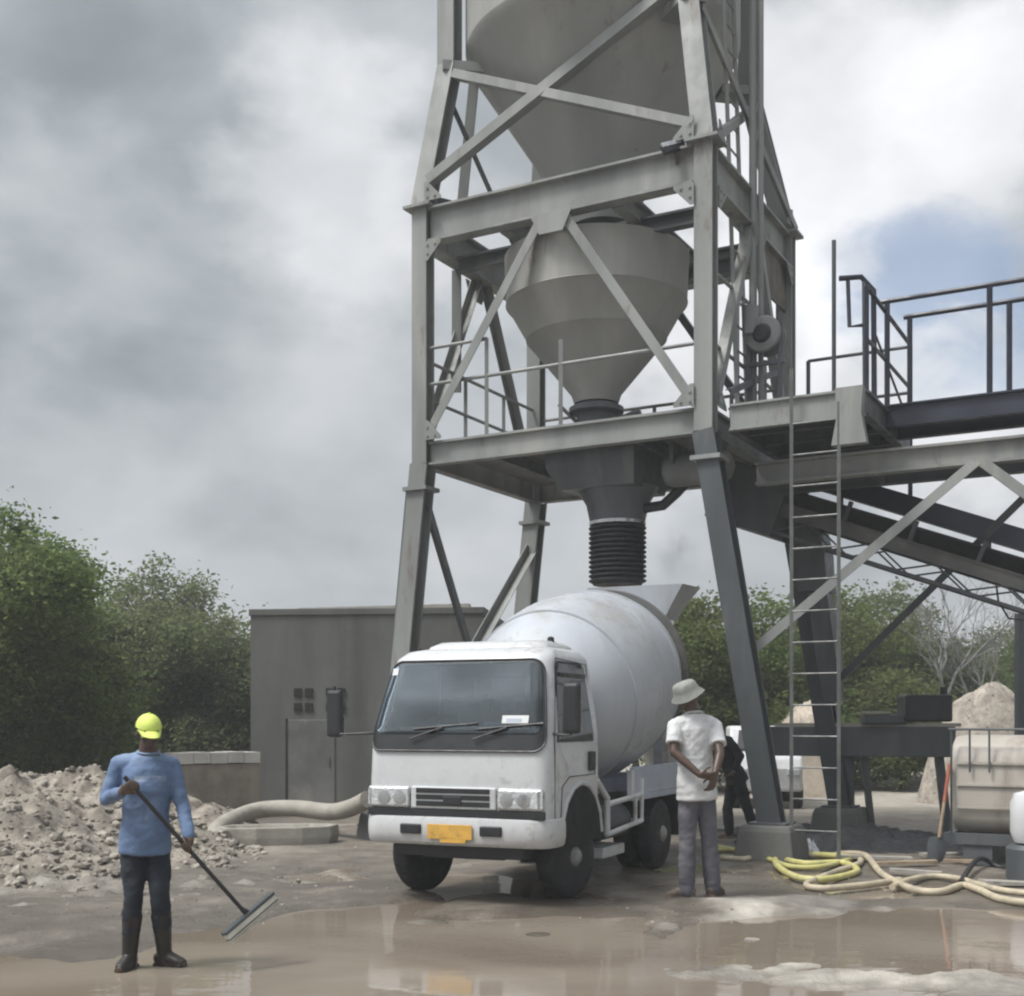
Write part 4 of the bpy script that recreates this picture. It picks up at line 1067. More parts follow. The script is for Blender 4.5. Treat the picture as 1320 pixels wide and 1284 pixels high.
def limb(mb, pts, rs, n=14):
    """tapering limb with rounded joints through pts"""
    P2, R2 = [], []
    for i in range(len(pts) - 1):
        for k in range(4):
            f = k / 4; P2.append(pts[i].lerp(pts[i + 1], f)); 
            a, b = rs[i], rs[i + 1]
            bul = 1 + .07 * math.sin(math.pi * f)
            R2.append((a + (b - a) * f) * bul)
    P2.append(pts[-1]); R2.append(rs[-1])
    mb.tube(P2, R2, n)
    mb.ball(pts[0], rs[0] * .98, 12); mb.ball(pts[-1], rs[-1] * .98, 12)
    for p, r in zip(pts[1:-1], rs[1:-1]): mb.ball(p, r * 1.0, 12)
def hand(mb, w, d, n, s, curl=(70, 75, 45), thumb=1, spread=.9):
    """palm, four bent fingers of unequal length and an opposed thumb; d along the hand, n the way the palm faces"""
    d = d.normalized(); n = (n - d * n.dot(d)).normalized(); x = d.cross(n) * thumb
    mb.tube([w - d * .01 * s, w + d * .03 * s, w + d * .075 * s, w + d * .09 * s], [(.028 * s, .020 * s), (.038 * s, .018 * s), (.042 * s, .015 * s), (.038 * s, .012 * s)], 12, side=x)
    for i, (o, L) in enumerate(((.031, .92), (.0105, 1.0), (-.0105, .95), (-.031, .76))):
        p = w + d * (.086 - abs(o) * .15) * s + x * (o * s)
        pts, rs, a = [p - d * .02 * s, p], [.0095 * s, .0098 * s], 0.0
        for sg, c in zip((.043, .027, .021), curl):
            a += R(c * (1 + .08 * (i - 1.5)))
            p = p + (d * math.cos(a) + n * math.sin(a) + x * (o * .6 * spread * (1 if a < 1 else .2))) * (sg * L * s)
            pts.append(p); rs.append(.0085 * s)
        rs[-1] = .0065 * s
        mb.tube(pts, rs, 8)
    b = w + d * .02 * s + x * .026 * s
    p1 = b + (d * .55 + x * .65 + n * .45).normalized() * .04 * s
    p2 = p1 + (d * .75 + x * .05 + n * .65).normalized() * .032 * s
    p3 = p2 + (d * .6 - x * .35 + n * .7).normalized() * .026 * s
    mb.tube([b - x * .012 * s, b, p1, p2, p3], [.014 * s, .0145 * s, .0115 * s, .010 * s, .0075 * s], 8)

def person(label, J, s, face, side, mats, sleeve='long', hem=.0, vox=.0085, loc=None, hat=None, boots=False, look=None, hands=(), sitter=None):
    """J: joints in world space. face: unit vector the chest faces, side: unit vector to the person's right"""
    A = thing('person', label, 'person', loc)
    up = (J['neck'] - J['pelvis']).normalized()
    look = look or face
    body = MB()
    pel, nk, hd = J['pelvis'], J['neck'], J['head']
    tl = (nk - pel)
    def tp(k, f=0.0): return pel + tl * k + face * (f * s)
    # torso
    body.tube([tp(-.12), tp(0), tp(.28, .005), tp(.55, .01), tp(.80, .0), tp(.92, -.005), tp(1.0)], [(.13 * s, .10 * s), (.155 * s, .112 * s), (.132 * s, .096 * s), (.152 * s, .112 * s), (.165 * s, .10 * s), (.11 * s, .075 * s), (.062 * s, .058 * s)], 20, side=side)
    limb(body, [nk - up * .03 * s, nk + (hd - nk) * .55], [.060 * s, .056 * s])
    # head, turned towards look
    hz = (hd - nk).normalized(); hx = look.cross(hz).normalized(); hy = hz.cross(hx).normalized()
    HM = Matrix((hx, hy, hz)).transposed()
    def h(x, y, z): return hd + HM @ (Vector((x, y, z)) * s)
    body.ball(h(0, -.012, .022), (.074 * s, .094 * s, .092 * s), 18, HM)
    body.ball(h(0, .025, -.045), (.056 * s, .062 * s, .070 * s), 14, HM)
    body.ball(h(0, .048, -.092), (.026 * s, .024 * s, .02 * s), 10, HM)
    body.tube([h(0, .082, .012), h(0, .098, -.018), h(0, .104, -.034)], [.010 * s, .013 * s, .018 * s], 10)
    body.ball(h(0, .088, -.037), (.021 * s, .014 * s, .011 * s), 10, HM)
    body.ball(h(0, .084, -.064), (.026 * s, .012 * s, .008 * s), 10, HM); body.ball(h(0, .081, -.077), (.022 * s, .012 * s, .008 * s), 10, HM)
    for sg in (-1, 1):
        body.ball(h(sg * .032, .080, .026), (.026 * s, .014 * s, .008 * s), 8, HM)
        body.ball(h(sg * .078, -.012, -.014), (.011 * s, .020 * s, .033 * s), 10, HM)
        body.ball(h(sg * .045, .055, -.028), (.024 * s, .022 * s, .02 * s), 10, HM)
    arm_r = (.047 * s, .038 * s, .027 * s)
    for k in 'RL':
        limb(body, [J['sh' + k], J['el' + k], J['wr' + k]], arm_r)
        limb(body, [J['hip' + k], J['kn' + k], J['an' + k]], (.082 * s, .056 * s, .040 * s))
        a = J['an' + k]; t = J['toe' + k]
        body.tube([a - (t - a) * .25 - Z * .03 * s, a - Z * .03 * s, a.lerp(t, .6) - Z * .02 * s, t], [.032 * s, .038 * s, .036 * s, .024 * s], 10)
    for hh in hands: hand(body, *hh[:3], s, **hh[3])
    add_mesh('body', remesh(body, vox * .8, 3), mats['skin'], A)
    for sg in (-1, 1):
        MB().ball(h(sg * .031, .0815, .006), (.0125 * s, .008 * s, .0075 * s), 10, HM).obj('eye', EYEM, A, True)
    # shirt
    c = MB()
    hb = -.18 - hem
    c.tube([tp(hb), tp(hb + .02), tp(0), tp(.28, .008), tp(.55, .014), tp(.78, .002), tp(.90, -.004), tp(.965)], [(.168 * s, .140 * s), (.180 * s, .150 * s), (.176 * s, .140 * s), (.158 * s, .120 * s), (.168 * s, .130 * s), (.172 * s, .115 * s), (.135 * s, .088 * s), (.083 * s, .078 * s)], 24, side=side)
    for k in 'RL':
        S, E, W = J['sh' + k], J['el' + k], J['wr' + k]
        inn = S + (tp(.85) - S) * .45
        c.ball(S, .062 * s, 12); limb(c, [inn, S], [.075 * s, .062 * s]); limb(c, [nk - up * .055 * s, S], [.066 * s, .056 * s])
        if sleeve == 'long': limb(c, [S, E, E.lerp(W, .86)], [.058 * s, .048 * s, .042 * s])
        else:
            m_ = S.lerp(E, .68); c.tube([S, S.lerp(E, .35), m_], [.066 * s, .068 * s, .070 * s], 14)
    add_mesh('shirt', remesh(c, vox, 3, .007), mats['shirt'], A)
    # collar
    ring = [nk - up * .020 * s + (side * math.cos(a) * .072 + face * math.sin(a) * .066) * s + up * (.012 * s - .012 * s * math.sin(a)) for a in [2 * math.pi * i / 20 for i in range(21)]]
    MB().tube(ring, .010 * s, 6, caps=False).obj('collar', mats.get('collar', mats['shirt']), A, True)
    # trousers
    c = MB()
    c.tube([tp(.16), tp(0), tp(-.14), tp(-.22)], [(.158 * s, .118 * s), (.166 * s, .128 * s), (.166 * s, .128 * s), (.13 * s, .11 * s)], 20, side=side)
    for k in 'RL':
        Hh, K_, A_ = J['hip' + k], J['kn' + k], J['an' + k]
        endp = K_.lerp(A_, .62) if boots else A_ - Z * .01 * s
        limb(c, [Hh, K_, endp], [.088 * s, .068 * s, (.062 if boots else mats.get('cuff', .062)) * s])
    add_mesh('trousers', remesh(c, vox, 3, .007), mats['trousers'], A)
    for k in 'RL':
        K_, a, t = J['kn' + k], J['an' + k], J['toe' + k]
        c = MB(); fd = (t - a); fd.z = 0; fl = fd.normalized()
        if boots:
            top = K_.lerp(a, .30); c.tube([top, K_.lerp(a, .6), a, a - Z * .05 * s], [.070 * s, .062 * s, .052 * s, .05 * s], 14)
        else: c.tube([a + Z * .0, a - Z * .05 * s], [.045 * s, .046 * s], 12)
        base = Vector((a.x, a.y, t.z))
        c.tube([base - fl * .075 * s + Z * .03 * s, base - fl * .05 * s + Z * .035 * s, base + fl * .05 * s + Z * .035 * s, base + fl * .12 * s + Z * .02 * s, base + fl * .165 * s + Z * .012 * s], [.030 * s, (.042 * s, .045 * s), (.046 * s, .05 * s), (.048 * s, .034 * s), (.03 * s, .022 * s)], 14)
        c.box(base + fl * .04 * s - Z * .012 * s, (.085 * s, .23 * s, .026 * s), 0, Matrix((Vector((fl.y, -fl.x, 0)), fl, Z)).transposed())
        add_mesh('boot' if boots else 'shoe', remesh(c, vox * .8, 2), mats['shoe'], A)
    if hat: hat(A, h, HM, s)
    return A

def cap(A, h, HM, s):
    m = MB(); rings = []
    for i in range(9):
        a = R(4 + i * 10.7)
        rings.append([h(.088 * math.cos(a) * math.cos(b), -.014 + .110 * math.cos(a) * math.sin(b), .030 + .098 * math.sin(a)) for b in [2 * math.pi * j / 28 for j in range(28)]])
    m.loft(rings)
    k = m.obj('cap', CAPM, A, True)
    br = []
    for i in range(4):
        f = i / 3
        br.append([h(.080 * x * (1 - .25 * f), .075 + (.105 * f) * (1 - .35 * abs(x) ** 2) - .05 * abs(x) ** 2, .034 - .030 * f - .012 * abs(x) ** 2) for x in [-1 + j / 6 for j in range(13)]])
    top = [[p + HM @ Vector((0, 0, .006)) for p in r_] for r_ in br]
    mm = MB(); n = 13
    rr = [list(a) + list(reversed(b)) for a, b in zip(br, top)]
    mm.loft(rr).obj('peak', CAPM, k, True)
    MB().ball(h(0, -.014, .130), .009 * s, 8).obj('button', CAPM, k, True)
def bucket(A, h, HM, s):
    pr = [(.155, .035), (.04, -.010), (.075, -.0)]
    def ring(rx, ry, z, dz=0): return [h(rx * math.cos(b), -.012 + ry * math.sin(b), z + dz * math.cos(2 * b)) for b in [2 * math.pi * j / 32 for j in range(32)]]
    MB().loft([ring(.128, .150, .004, -.008), ring(.124, .145, .012, -.008), ring(.094, .118, .050), ring(.090, .112, .070), ring(.082, .102, .115), ring(.066, .085, .132), ring(.03, .04, .138)]).obj('hat', HATM, A, True)

def build_people():
    # --- sweeper in the blue shirt, facing the camera and turned a little to the broom
    Y = 7.9; s = .915
    face = Vector((.38, -.925, 0)).normalized(); side = Vector((face.y, -face.x, 0))     # person's right = picture left
    side = Vector((-.925, -.38, 0)).normalized()
    pole0, pole1 = P(160, 1001, 7.50), P(319, 1180, 7.86)
    pd = (pole1 - pole0).normalized()
    gR, gL = pole0 + pd * .07, P(243, 1089, 7.69)
    gL = pole0 + pd * (gL - pole0).dot(pd)
    J = dict(pelvis=P(187, 1078, Y), neck=P(191, 968, Y - .03), head=P(192, 944, Y - .06),
             shR=P(153, 985, Y - .05), shL=P(222, 987, Y + .06), elR=P(137, 1030, Y - .06), elL=P(235, 1040, Y + .0),
             hipR=P(172, 1090, Y - .02), hipL=P(203, 1090, Y + .04), knR=P(172, 1155, Y - .06), knL=P(206, 1152, Y - .04),
             anR=P(167, 1228, Y - .02), anL=P(212, 1220, Y + .06))
    for k, dv in (('R', Vector((-.02, -.16, 0))), ('L', Vector((.15, -.05, 0)))):
        a = J['an' + k]; a.z = .05; t = a + dv; t.z = .0; J['toe' + k] = t
    def grip(J, k, g, th, fdir):
        d = (fdir - pd * fdir.dot(pd)).normalized()
        n = d.cross(pd) 
        if n.dot(-face) < 0 and k == 'R': n = -n
        w = g - d * .075 * s - n * .022 * s
        J['wr' + k] = w
        return (w, d, n, dict(curl=(62, 72, 55), thumb=th))
    hR = grip(J, 'R', gR, -1, Vector((.75, -.45, .45)))
    hL = grip(J, 'L', gL, 1, Vector((.05, -.45, -.85)))
    person('sweeper in blue long-sleeved shirt, yellow cap and dark trousers standing in the puddle', J, s, face, side,
           dict(skin=SKIN, shirt=DENIM, trousers=NAVYT, shoe=BOOT), 'long', .02, loc=tz((J['anR'] + J['anL']) / 2, 0), hat=cap, boots=True,
           look=Vector((.45, -.88, -.12)).normalized(), hands=(hR, hL))
    # push broom held by the sweeper, lifted off the ground
    B = thing('push_broom', 'wide push broom with black handle and pale head held over the puddle', 'broom', tz(pole1, .1))
    MB().tube([pole0, pole1], .0135, 10).obj('handle', BLACKP, B, True)
    e0, e1 = P(290, 1203, 7.75), P(349, 1153, 8.0)
    ax = (e1 - e0).normalized(); nn = ax.cross(pd).normalized(); dd = nn.cross(ax); dd = dd if dd.dot(pd) > 0 else -dd
    mid = (e0 + e1) / 2; MM = Matrix((ax, nn, dd)).transposed()
    MB().box(mid, (.43, .06, .022), 0, MM).obj('head_bar', STEEL_D, B, bevel=.004)
    br = MB(); br.box(mid + dd * .036, (.42, .05, .048), 0, MM)
    for i in range(42):
        for j in (-1, 0, 1): br.box(mid + ax * (-.205 + i * .01) + nn * (j * .016 + random.uniform(-.003, .003)) + dd * .068, (.006, .010, .03 + random.uniform(-.006, .006)), 0, MM)
    br.obj('bristles', mat('pale_bristles', (.62, .60, .52), .8, 0, .15, 9), B)
    MB().box(mid + dd * .048 - nn * 0.0, (.425, .056, .006), 0, MM).obj('binding', BLACKP, B)
    MB().tube([pole1 - pd * .05, mid - dd * .005], .018, 10).obj('socket', BLACKP, B)

    # --- worker in white tee, seen from behind, hands together behind the back
    Y = 10.85; s = 1.05
    face = Vector((-.45, .89, 0)).normalized(); side = Vector((.89, .45, 0)).normalized()
    J = dict(pelvis=P(898, 1012, Y), neck=P(894, 918, Y), head=P(886, 899, Y - .03),
             shR=P(921, 935, Y + .06), shL=P(870, 935, Y - .06), elR=P(928, 972, Y - .10), elL=P(869, 970, Y - .16),
             wrR=P(921, 1000, Y - .20), wrL=P(902, 999, Y - .25),
             hipR=P(909, 1020, Y + .02), hipL=P(888, 1020, Y - .02), knR=P(914, 1082, Y + .03), knL=P(886, 1082, Y - .03), anR=P(919, 1146, Y + .05), anL=P(885, 1146, Y - .05))
    for k, dv in (('R', Vector((.08, .11, 0))), ('L', Vector((-.16, .03, 0)))):
        a = J['an' + k]; a.z = .09; t = a + dv; t.z = .028; J['toe' + k] = t
    hands = ((J['wrL'], Vector((.95, -.1, -.10)), Vector((0, .6, .5)), dict(curl=(28, 35, 20), thumb=1)), (J['wrR'], Vector((-.25, -.15, -.9)), Vector((-.5, .8, 0)), dict(curl=(30, 40, 25), thumb=-1)))
    person('man in white t-shirt and grey trousers with brimmed hat standing beside the drum', J, s, face, side, dict(skin=SKIN, shirt=TEE, trousers=GREYT, shoe=SHOE, cuff=.066), 'short', .03,
           loc=tz((J['anR'] + J['anL']) / 2, 0), hat=bucket, look=Vector((-.85, .5, -.1)).normalized(), hands=hands)

    # --- worker in black leaning in behind
    Y = 16.2; s = 1.0
    face = Vector((-.85, .3, -.35)).normalized(); side = Vector((.3, .93, 0)).normalized()
    J = dict(pelvis=P(948, 1000, Y), neck=P(929, 950, Y), head=P(914, 940, Y - .02), shR=P(936, 957, Y + .2), shL=P(940, 955, Y - .2), elR=P(925, 980, Y + .18), elL=P(955, 975, Y - .25), wrR=P(915, 995, Y + .1), wrL=P(946, 994, Y - .30),
             hipR=P(946, 1006, Y + .09), hipL=P(952, 1006, Y - .09), knR=P(938, 1042, Y + .1), knL=P(962, 1038, Y - .1), anR=P(940, 1072, Y + .1), anL=P(975, 1070, Y - .1))
    for k, dv in (('R', Vector((-.16, .05, 0))), ('L', Vector((-.14, .04, 0)))):
        a = J['an' + k]; a.z = .09; t = a + dv; t.z = .028; J['toe' + k] = t
    hands = ((J['wrL'], Vector((-.5, -.2, -.7)), Vector((-.5, .5, 0)), dict(curl=(40, 45, 30), thumb=1)), (J['wrR'], Vector((-.8, 0, -.5)), Vector((0, 0, -1)), dict(curl=(40, 45, 30), thumb=-1)))
    person('worker in black clothes leaning forward behind the man in the white t-shirt', J, s, face, side, dict(skin=SKIN, shirt=BLACKC, trousers=BLACKC, shoe=SHOE), 'long', .0, loc=tz((J['anR'] + J['anL']) / 2, 0), look=Vector((-.9, .2, -.4)).normalized(), hands=hands, vox=.011)
build_people()

# ------------------------------------------------------------------ hut
def build_hut():
    a = R(6)
    hu = Vector((math.cos(a), -math.sin(a), 0)); hv = Vector((math.sin(a), math.cos(a), 0))
    o = P(323, 900, 22.0); o.z = 0
    H = thing('concrete_hut', 'plain grey concrete block hut with flat roof behind the truck', 'hut', o)
    def q(x, y, z): return o + hu * x + hv * y + Z * z
    M = Matrix((hu, hv, Z)).transposed()
    w, d, hgt = 4.15, 3.6, 3.42
    wall = MB()
    wall.box(q(w / 2, .1, hgt / 2), (w, .2, hgt), 0, M); wall.box(q(w / 2, d - .1, hgt / 2), (w, .2, hgt), 0, M)
    wall.box(q(.1, d / 2, hgt / 2), (.2, d - .4, hgt), 0, M); wall.box(q(w - .1, d / 2, hgt / 2), (.2, d - .4, hgt), 0, M)
    wo = wall.obj('wall', CONC, H)
    rings = MB().box(q(w / 2, d / 2, hgt + .06), (w + .06, d + .06, .12), 0, M); ro = rings.obj('roof', CONC, H, bevel=.015)
    ir = MB()
    for i in range(9):
        x = 1.0 + i * .34; ir.box(q(x, .25, hgt + .135), (.339, .25, .02 + .012 * i), 0, M)
    ir.obj('coping', CONC_L, ro)
    for x0 in (.86, 1.44):
        for i in range(2):
            for j in range(2):
                MB().box(q(x0 + i * .20, -.012, 1.80 + j * .26), (.14, .03, .15), 0, M).obj('vent_hole', VOID, H)
    dr = MB().box(q(1.10, -.008, .80), (.86, .03, 1.56), 0, M).obj('door', PLATE, H, bevel=.01)
    MB().box(q(.66, -.012, .80), (.03, .05, 1.60), 0, M).obj('door_frame', VOID, dr)
    MB().box(q(1.42, -.03, .85), (.04, .03, .14), 0, M).obj('handle', STEEL_D, dr)
    # low wall with pale sheet left of it
    p = P(222, 1005, 19.2)
    Lw = thing('low_wall', 'low brown block wall capped with pale slabs left of the hut', 'wall', tz(p, 0))
    e = P(330, 1005, 20.0)
    d_ = (tz(e, 0) - tz(p, 0)); ln = d_.length; d_.normalize(); n_ = Vector((-d_.y, d_.x, 0)); MM = Matrix((d_, n_, Z)).transposed()
    c = tz(p, 0) + d_ * ln / 2
    MB().box(c + Z * .44, (ln, .3, .88), 0, MM).obj('blocks', mat('brown_block', (.26, .225, .185), .9, 0, .2, 3, .5, 25), Lw, bevel=.01)
    sh = MB()
    for i in range(5): sh.box(c + d_ * (-ln / 2 + ln * (i + .5) / 5) + Z * (.975 + .008 * (i % 2)) + n_ * .10, (ln / 5 - .01, .56, .17), 0, MM)
    sh.obj('capping', mat('pale_capping', (.52, .50, .46), .8, 0, .12, 3, .3, 20), Lw)
    # post leaning at the hut's corner
    q0 = P(318, 1028, 20.8)
    tag(MB().bar(tz(q0, 0), tz(q0, .85) - hu * .04, .16, .14).obj('stub_post', CONC, origin=tz(q0, 0), bevel=.02), 'short dark stub post at the left foot of the hut', 'post')
build_hut()

# ------------------------------------------------------------------ heaps of rubble, gravel, sand
_ib = bmesh.new(); bmesh.ops.create_icosphere(_ib, subdivisions=1, radius=1.0)
_ib.verts.ensure_lookup_table(); _ib.verts.index_update()
ICO_V = [v.co.copy() for v in _ib.verts]; ICO_F = [tuple(v.index for v in f.verts) for f in _ib.faces]; _ib.free()
def stone(mb, p, sz, rnd):
    M = Matrix.Rotation(rnd.random() * 6, 3, 'Z') @ Matrix.Rotation(rnd.uniform(-.7, .7), 3, 'X')
    sx, sy, sz_ = sz * rnd.uniform(.6, 1.0), sz * rnd.uniform(.45, .8), sz * rnd.uniform(.3, .6)
    mb.add([p + M @ Vector((v.x * sx, v.y * sy, v.z * sz_)) * rnd.uniform(.72, 1.18) for v in ICO_V], ICO_F)
def heap(name, label, c, rx, ry, hgt, m, seed, stones=0, smat=None, smin=.03, smax=.14, rough=.25, kind='stuff', n=110, peaks=(), dome=False):
    mb = MB(); vs = []
    for j in range(n + 1):
        for i in range(n + 1):
            x = -1 + 2 * i / n; y = -1 + 2 * j / n
            r = math.sqrt(x * x + y * y)
            h = (max(0, 1 - r) ** .8 if not dome else max(0, 1 - r ** 2.6)) * (1 if r < 1 else 0)
            for px_, py_, pr_, ph_ in peaks: h += ph_ * math.exp(-((x - px_) ** 2 + (y - py_) ** 2) / pr_ ** 2) * sstep(1.0, .75, r)
            wx, wy = c.x + x * rx, c.y + y * ry
            z = hgt * h * (1 + rough * fbm(wx, wy, 1.1, 5, seed)) + (.10 * rough * fbm(wx, wy, 5, 4, seed + 3) if r < 1 else 0) * sstep(1, .8, r)
            vs.append(Vector((wx, wy, max(z, 0) - .04 if r < 1 else -.12)))
    fs = [(j * (n + 1) + i, j * (n + 1) + i + 1, (j + 1) * (n + 1) + i + 1, (j + 1) * (n + 1) + i) for j in range(n) for i in range(n)]
    mb.v = vs; mb.f = fs
    g = mb.obj(name, m, smooth=True, fix=False, origin=tz(c, 0))
    g['kind'] = kind
    if label: tag(g, label, name.replace('_', ' '))
    if stones:
        st = MB(); rnd = random.Random(seed)
        def hz(x, y):
            i = min(n, max(0, int(round((x + 1) / 2 * n)))); j = min(n, max(0, int(round((y + 1) / 2 * n))))
            return vs[j * (n + 1) + i].z
        for _ in range(stones):
            r = math.sqrt(rnd.random()) * 1.05; a = rnd.random() * 6.283
            x, y = r * math.cos(a), r * math.sin(a)
            sz = smin + (smax - smin) * rnd.random() ** 6
            p = Vector((c.x + x * rx, c.y + y * ry, max(hz(x, y), -.0) + sz * .25))
            stone(st, p, sz, rnd)
        so = st.obj('stones', smat or STONEM, g, origin=tz(c, 0), fix=False)
        so['kind'] = 'stuff'
    return g
heap('rubble', 'long bank of pale broken rubble and earth behind the sweeper at left', Vector((-6.2, 13.9, 0)), 3.2, 3.7, 0.74, RUBBLEM, 2.2, 9500, STONEM, .012, .10, .48, n=240, peaks=((.42, .25, .32, .42), (.05, .25, .4, .25), (-.5, .2, .4, .3)))
heap('mud', 'churned grey mud spill lying in front of the left rubble bank', Vector((-4.6, 11.6, 0)), 3.0, 1.9, .12, mat('churned_mud', (.165, .148, .125), .6, 0, .35, 4, .8, 16, (.25, .23, .2), .4, 4), 6.1, 900, STONEM, .008, .045, .8, n=90)
heap('gravel', 'pale crushed stone heap beyond the white tank at right', P(1272, 930, 23.5) - Z * 10, 1.3, 1.1, 2.25, SANDM, 4.4, 2600, SANDM, .01, .03, .10, dome=True)
heap('sand', 'distant small heap of pale sand seen between the tower leg and ladder', P(1035, 930, 26), .95, .9, 1.85, mat('pale_sand', (.44, .385, .315), .95, 0, .2, 3, .5, 12), 7.7, 0, dome=True)
heap('wet_sand', 'black wet sand heap spilled under the steel trough', P(1120, 930, 15.6), 1.9, 1.3, .26, WETSAND, 9.3, 400, WETSAND, .01, .04, .5)
heap('wet_sand', 'dark low spill of sand behind the tower footing', P(1010, 930, 16.9), 1.3, 1.0, .18, WETSAND, 3.3, 200, WETSAND, .01, .04, .5)

# ------------------------------------------------------------------ right-hand yard
heap('rubble', 'low spill of grey rubble reaching along the foot of the low wall', Vector((-4.75, 16.9, 0)), 1.5, 1.5, .72, RUBBLEM, 12.2, 2200, STONEM, .010, .06, .6, n=100)
def build_yard():
    # horizontal white tank in a pipe frame
    o = P(1224, 930, 13.6); o.z = 0
    T = thing('water_tank', 'grubby white horizontal water tank in a dark steel cradle at the right edge', 'tank', o)
    ax = U; sd = V
    def q(a, b, z): return o + ax * a + sd * b + Z * z
    rings = []
    for a, k in ((0, .86), (.03, .97), (.10, 1.0), (.9, 1.0), (.91, 1.012), (.95, 1.012), (.96, 1.0), (1.9, 1.0), (1.91, 1.012), (1.95, 1.012), (1.96, 1.0), (2.6, 1.0), (2.66, .95), (2.7, .85)):
        rings.append([q(a, .48 + .50 * k * (abs(math.cos(t)) ** .55) * (1 if math.cos(t) > 0 else -1), .86 + .54 * k * (abs(math.sin(t)) ** .55) * (1 if math.sin(t) > 0 else -1)) for t in [2 * math.pi * i / 40 for i in range(40)]])
    tk = MB().loft(rings).obj('tank_shell', TANKM, T, True)
    for z in (.62, .86, 1.10):
        MB().bar(q(.08, -.035, z), q(2.6, -.035, z), .018, .022).obj('rib', TANKM, tk)
    fr = MB()
    for b in (-.06, 1.02): fr.bar(q(-.05, b, .28), q(2.8, b, .28), .07, .12)
    for a in (.0, 1.3, 2.7): fr.bar(q(a, -.02, .28), q(a, .98, .28), .07, .1)
    fr.obj('cradle', STEEL_D, T)
    for a in (.03, .22, .42):
        MB().tube([q(a, -.06, .30 if a < .1 else 1.0), q(a, -.07, 1.46)], .012, 8).obj('upright', STEEL_D, T)
    MB().tube([q(.0, -.07, 1.465), q(2.7, -.07, 1.465)], .014, 8).obj('top_rail', STEEL_D, T)
    MB().lathe(q(1.4, .48, 1.38), [(0, .2), (.08, .2), (.09, .16), (.12, .03)], 24).obj('manhole_lid', TANKM, T, True)
    for a in (.3, 2.3):
        MB().box(q(a, .48, .12), (.3, 1.1, .24), -TH).obj('skid', STEEL_D, T)
    # white plastic drum right of it
    w0 = P(1330, 930, 12.2); w0.z = 0
    Dm = thing('plastic_drum', 'rounded white plastic drum half out of the picture before the tank', 'drum', w0)
    MB().lathe(w0, [(.34, .05), (.36, .16), (.46, .20), (.74, .20), (.84, .165), (.87, .06), (.90, .055), (.91, .03)], 32).obj('shell', WHITE_G, Dm, True)
    MB().lathe(w0, [(.0, .24), (.30, .24), (.34, .2)], 24).obj('stand', STEEL_D, Dm, True)
    # bare trough girder between tower leg and tank
    g0 = P(995, 955, 17.2); g1 = P(1232, 953, 16.4)
    g0.z = g1.z = 1.28
    Gd = thing('steel_trough', 'long dark grey steel trough on posts between the tower leg and tank', 'trough', tz(g0, 0))
    MB().bar(g0, g1, .42, .40).obj('beam', STEEL_D, Gd, bevel=.01)
    MB().bar(g0 + Z * .225 - Vector((0, .2, 0)), g1 + Z * .225 - Vector((0, .2, 0)), .05, .045).obj('rim', CONC_L, Gd)
    for k, w_ in ((.40, .24), (.56, .08), (.96, .1)):
        p = g0.lerp(g1, k); MB().bar(tz(p, 0), tz(p, 1.08) if w_ > .1 else tz(p, 1.08) - Vector((.12, 0, 0)), w_, w_).obj('post', STEEL_D, Gd)
    # black pump set on top of it
    pm = g0.lerp(g1, .86) + Z * .225
    Pm = thing('engine_unit', 'black box-shaped engine unit standing on the steel trough', 'engine', pm)
    MB().box(pm + Z * .22 - Vector((.06, 0, 0)), (.62, .42, .36)).obj('housing', BLACKP, Pm, bevel=.03)
    MB().box(pm + Z * .07 + Vector((-.6, 0, 0)), (.55, .3, .13)).obj('pump', STEEL_D, Pm, bevel=.03)
    MB().lathe(pm + Vector((.2, 0, .40)), [(0, .05), (.10, .045)], 14).obj('exhaust', BLACKP, Pm, True)
    MB().box(pm + Z * .16 + Vector((-.72, -.05, 0)), (.36, .2, .035)).obj('lid', CONC_L, Pm, bevel=.01)
    # dark pole at the right edge
    p = P(1317, 930, 19); p.z = 0
    tag(MB().bar(p, tz(p, 3.2), .16, .16).obj('post', STEEL_D, origin=p), 'dark upright post behind the tank at the right edge', 'post')
    # shovel with red handle leaning on the cradle
    s0 = P(1206, 1095, 13.35); s0.z = .02; s1 = P(1224, 985, 13.55)
    S = thing('shovel', 'long-handled shovel with red handle leaning at the left end of the tank', 'shovel', tz(s0, 0))
    k = s0.lerp(s1, .26)
    MB().tube([k, s0.lerp(s1, .62)], .018, 8).obj('handle', WOOD, S); MB().tube([s0.lerp(s1, .62), s1], .020, 8).obj('grip', REDM, S)
    dd = (s1 - s0).normalized(); sx = dd.cross(Vector((0, 1, 0))).normalized(); nn = sx.cross(dd)
    MB().loft([[s0 + dd * h_ + sx * (x_ * w_) + nn * (.02 * (x_ * x_) + o_) for x_, o_ in ((-1, 0), (-.5, 0), (0, 0), (.5, 0), (1, 0), (1, .006), (.5, .006), (0, .006), (-.5, .006), (-1, .006))] for h_, w_ in ((0, .02), (.06, .09), (.2, .11), (.27, .10), (.29, .03))]).obj('blade', STEEL_D, S, True)
    # white van far behind, mostly hidden by the leaning worker and the leg
    vb = P(985, 930, 22.5); vb.z = 0
    Vn = thing('parked_van', 'small white parked van half hidden behind the slanting tower leg', 'van', vb, rz=R(82))
    prof = [(-.75, .32), (-.80, .72), (-.70, .92), (-.45, 1.02), (-.15, 1.40), (.1, 1.47), (2.0, 1.46), (2.1, 1.2), (2.12, .35)]
    MB().prism([vb + Vector((x, -.62, z)) for x, z in prof], Vector((0, 1.24, 0))).obj('body', WHITE_G, Vn, bevel=.05)
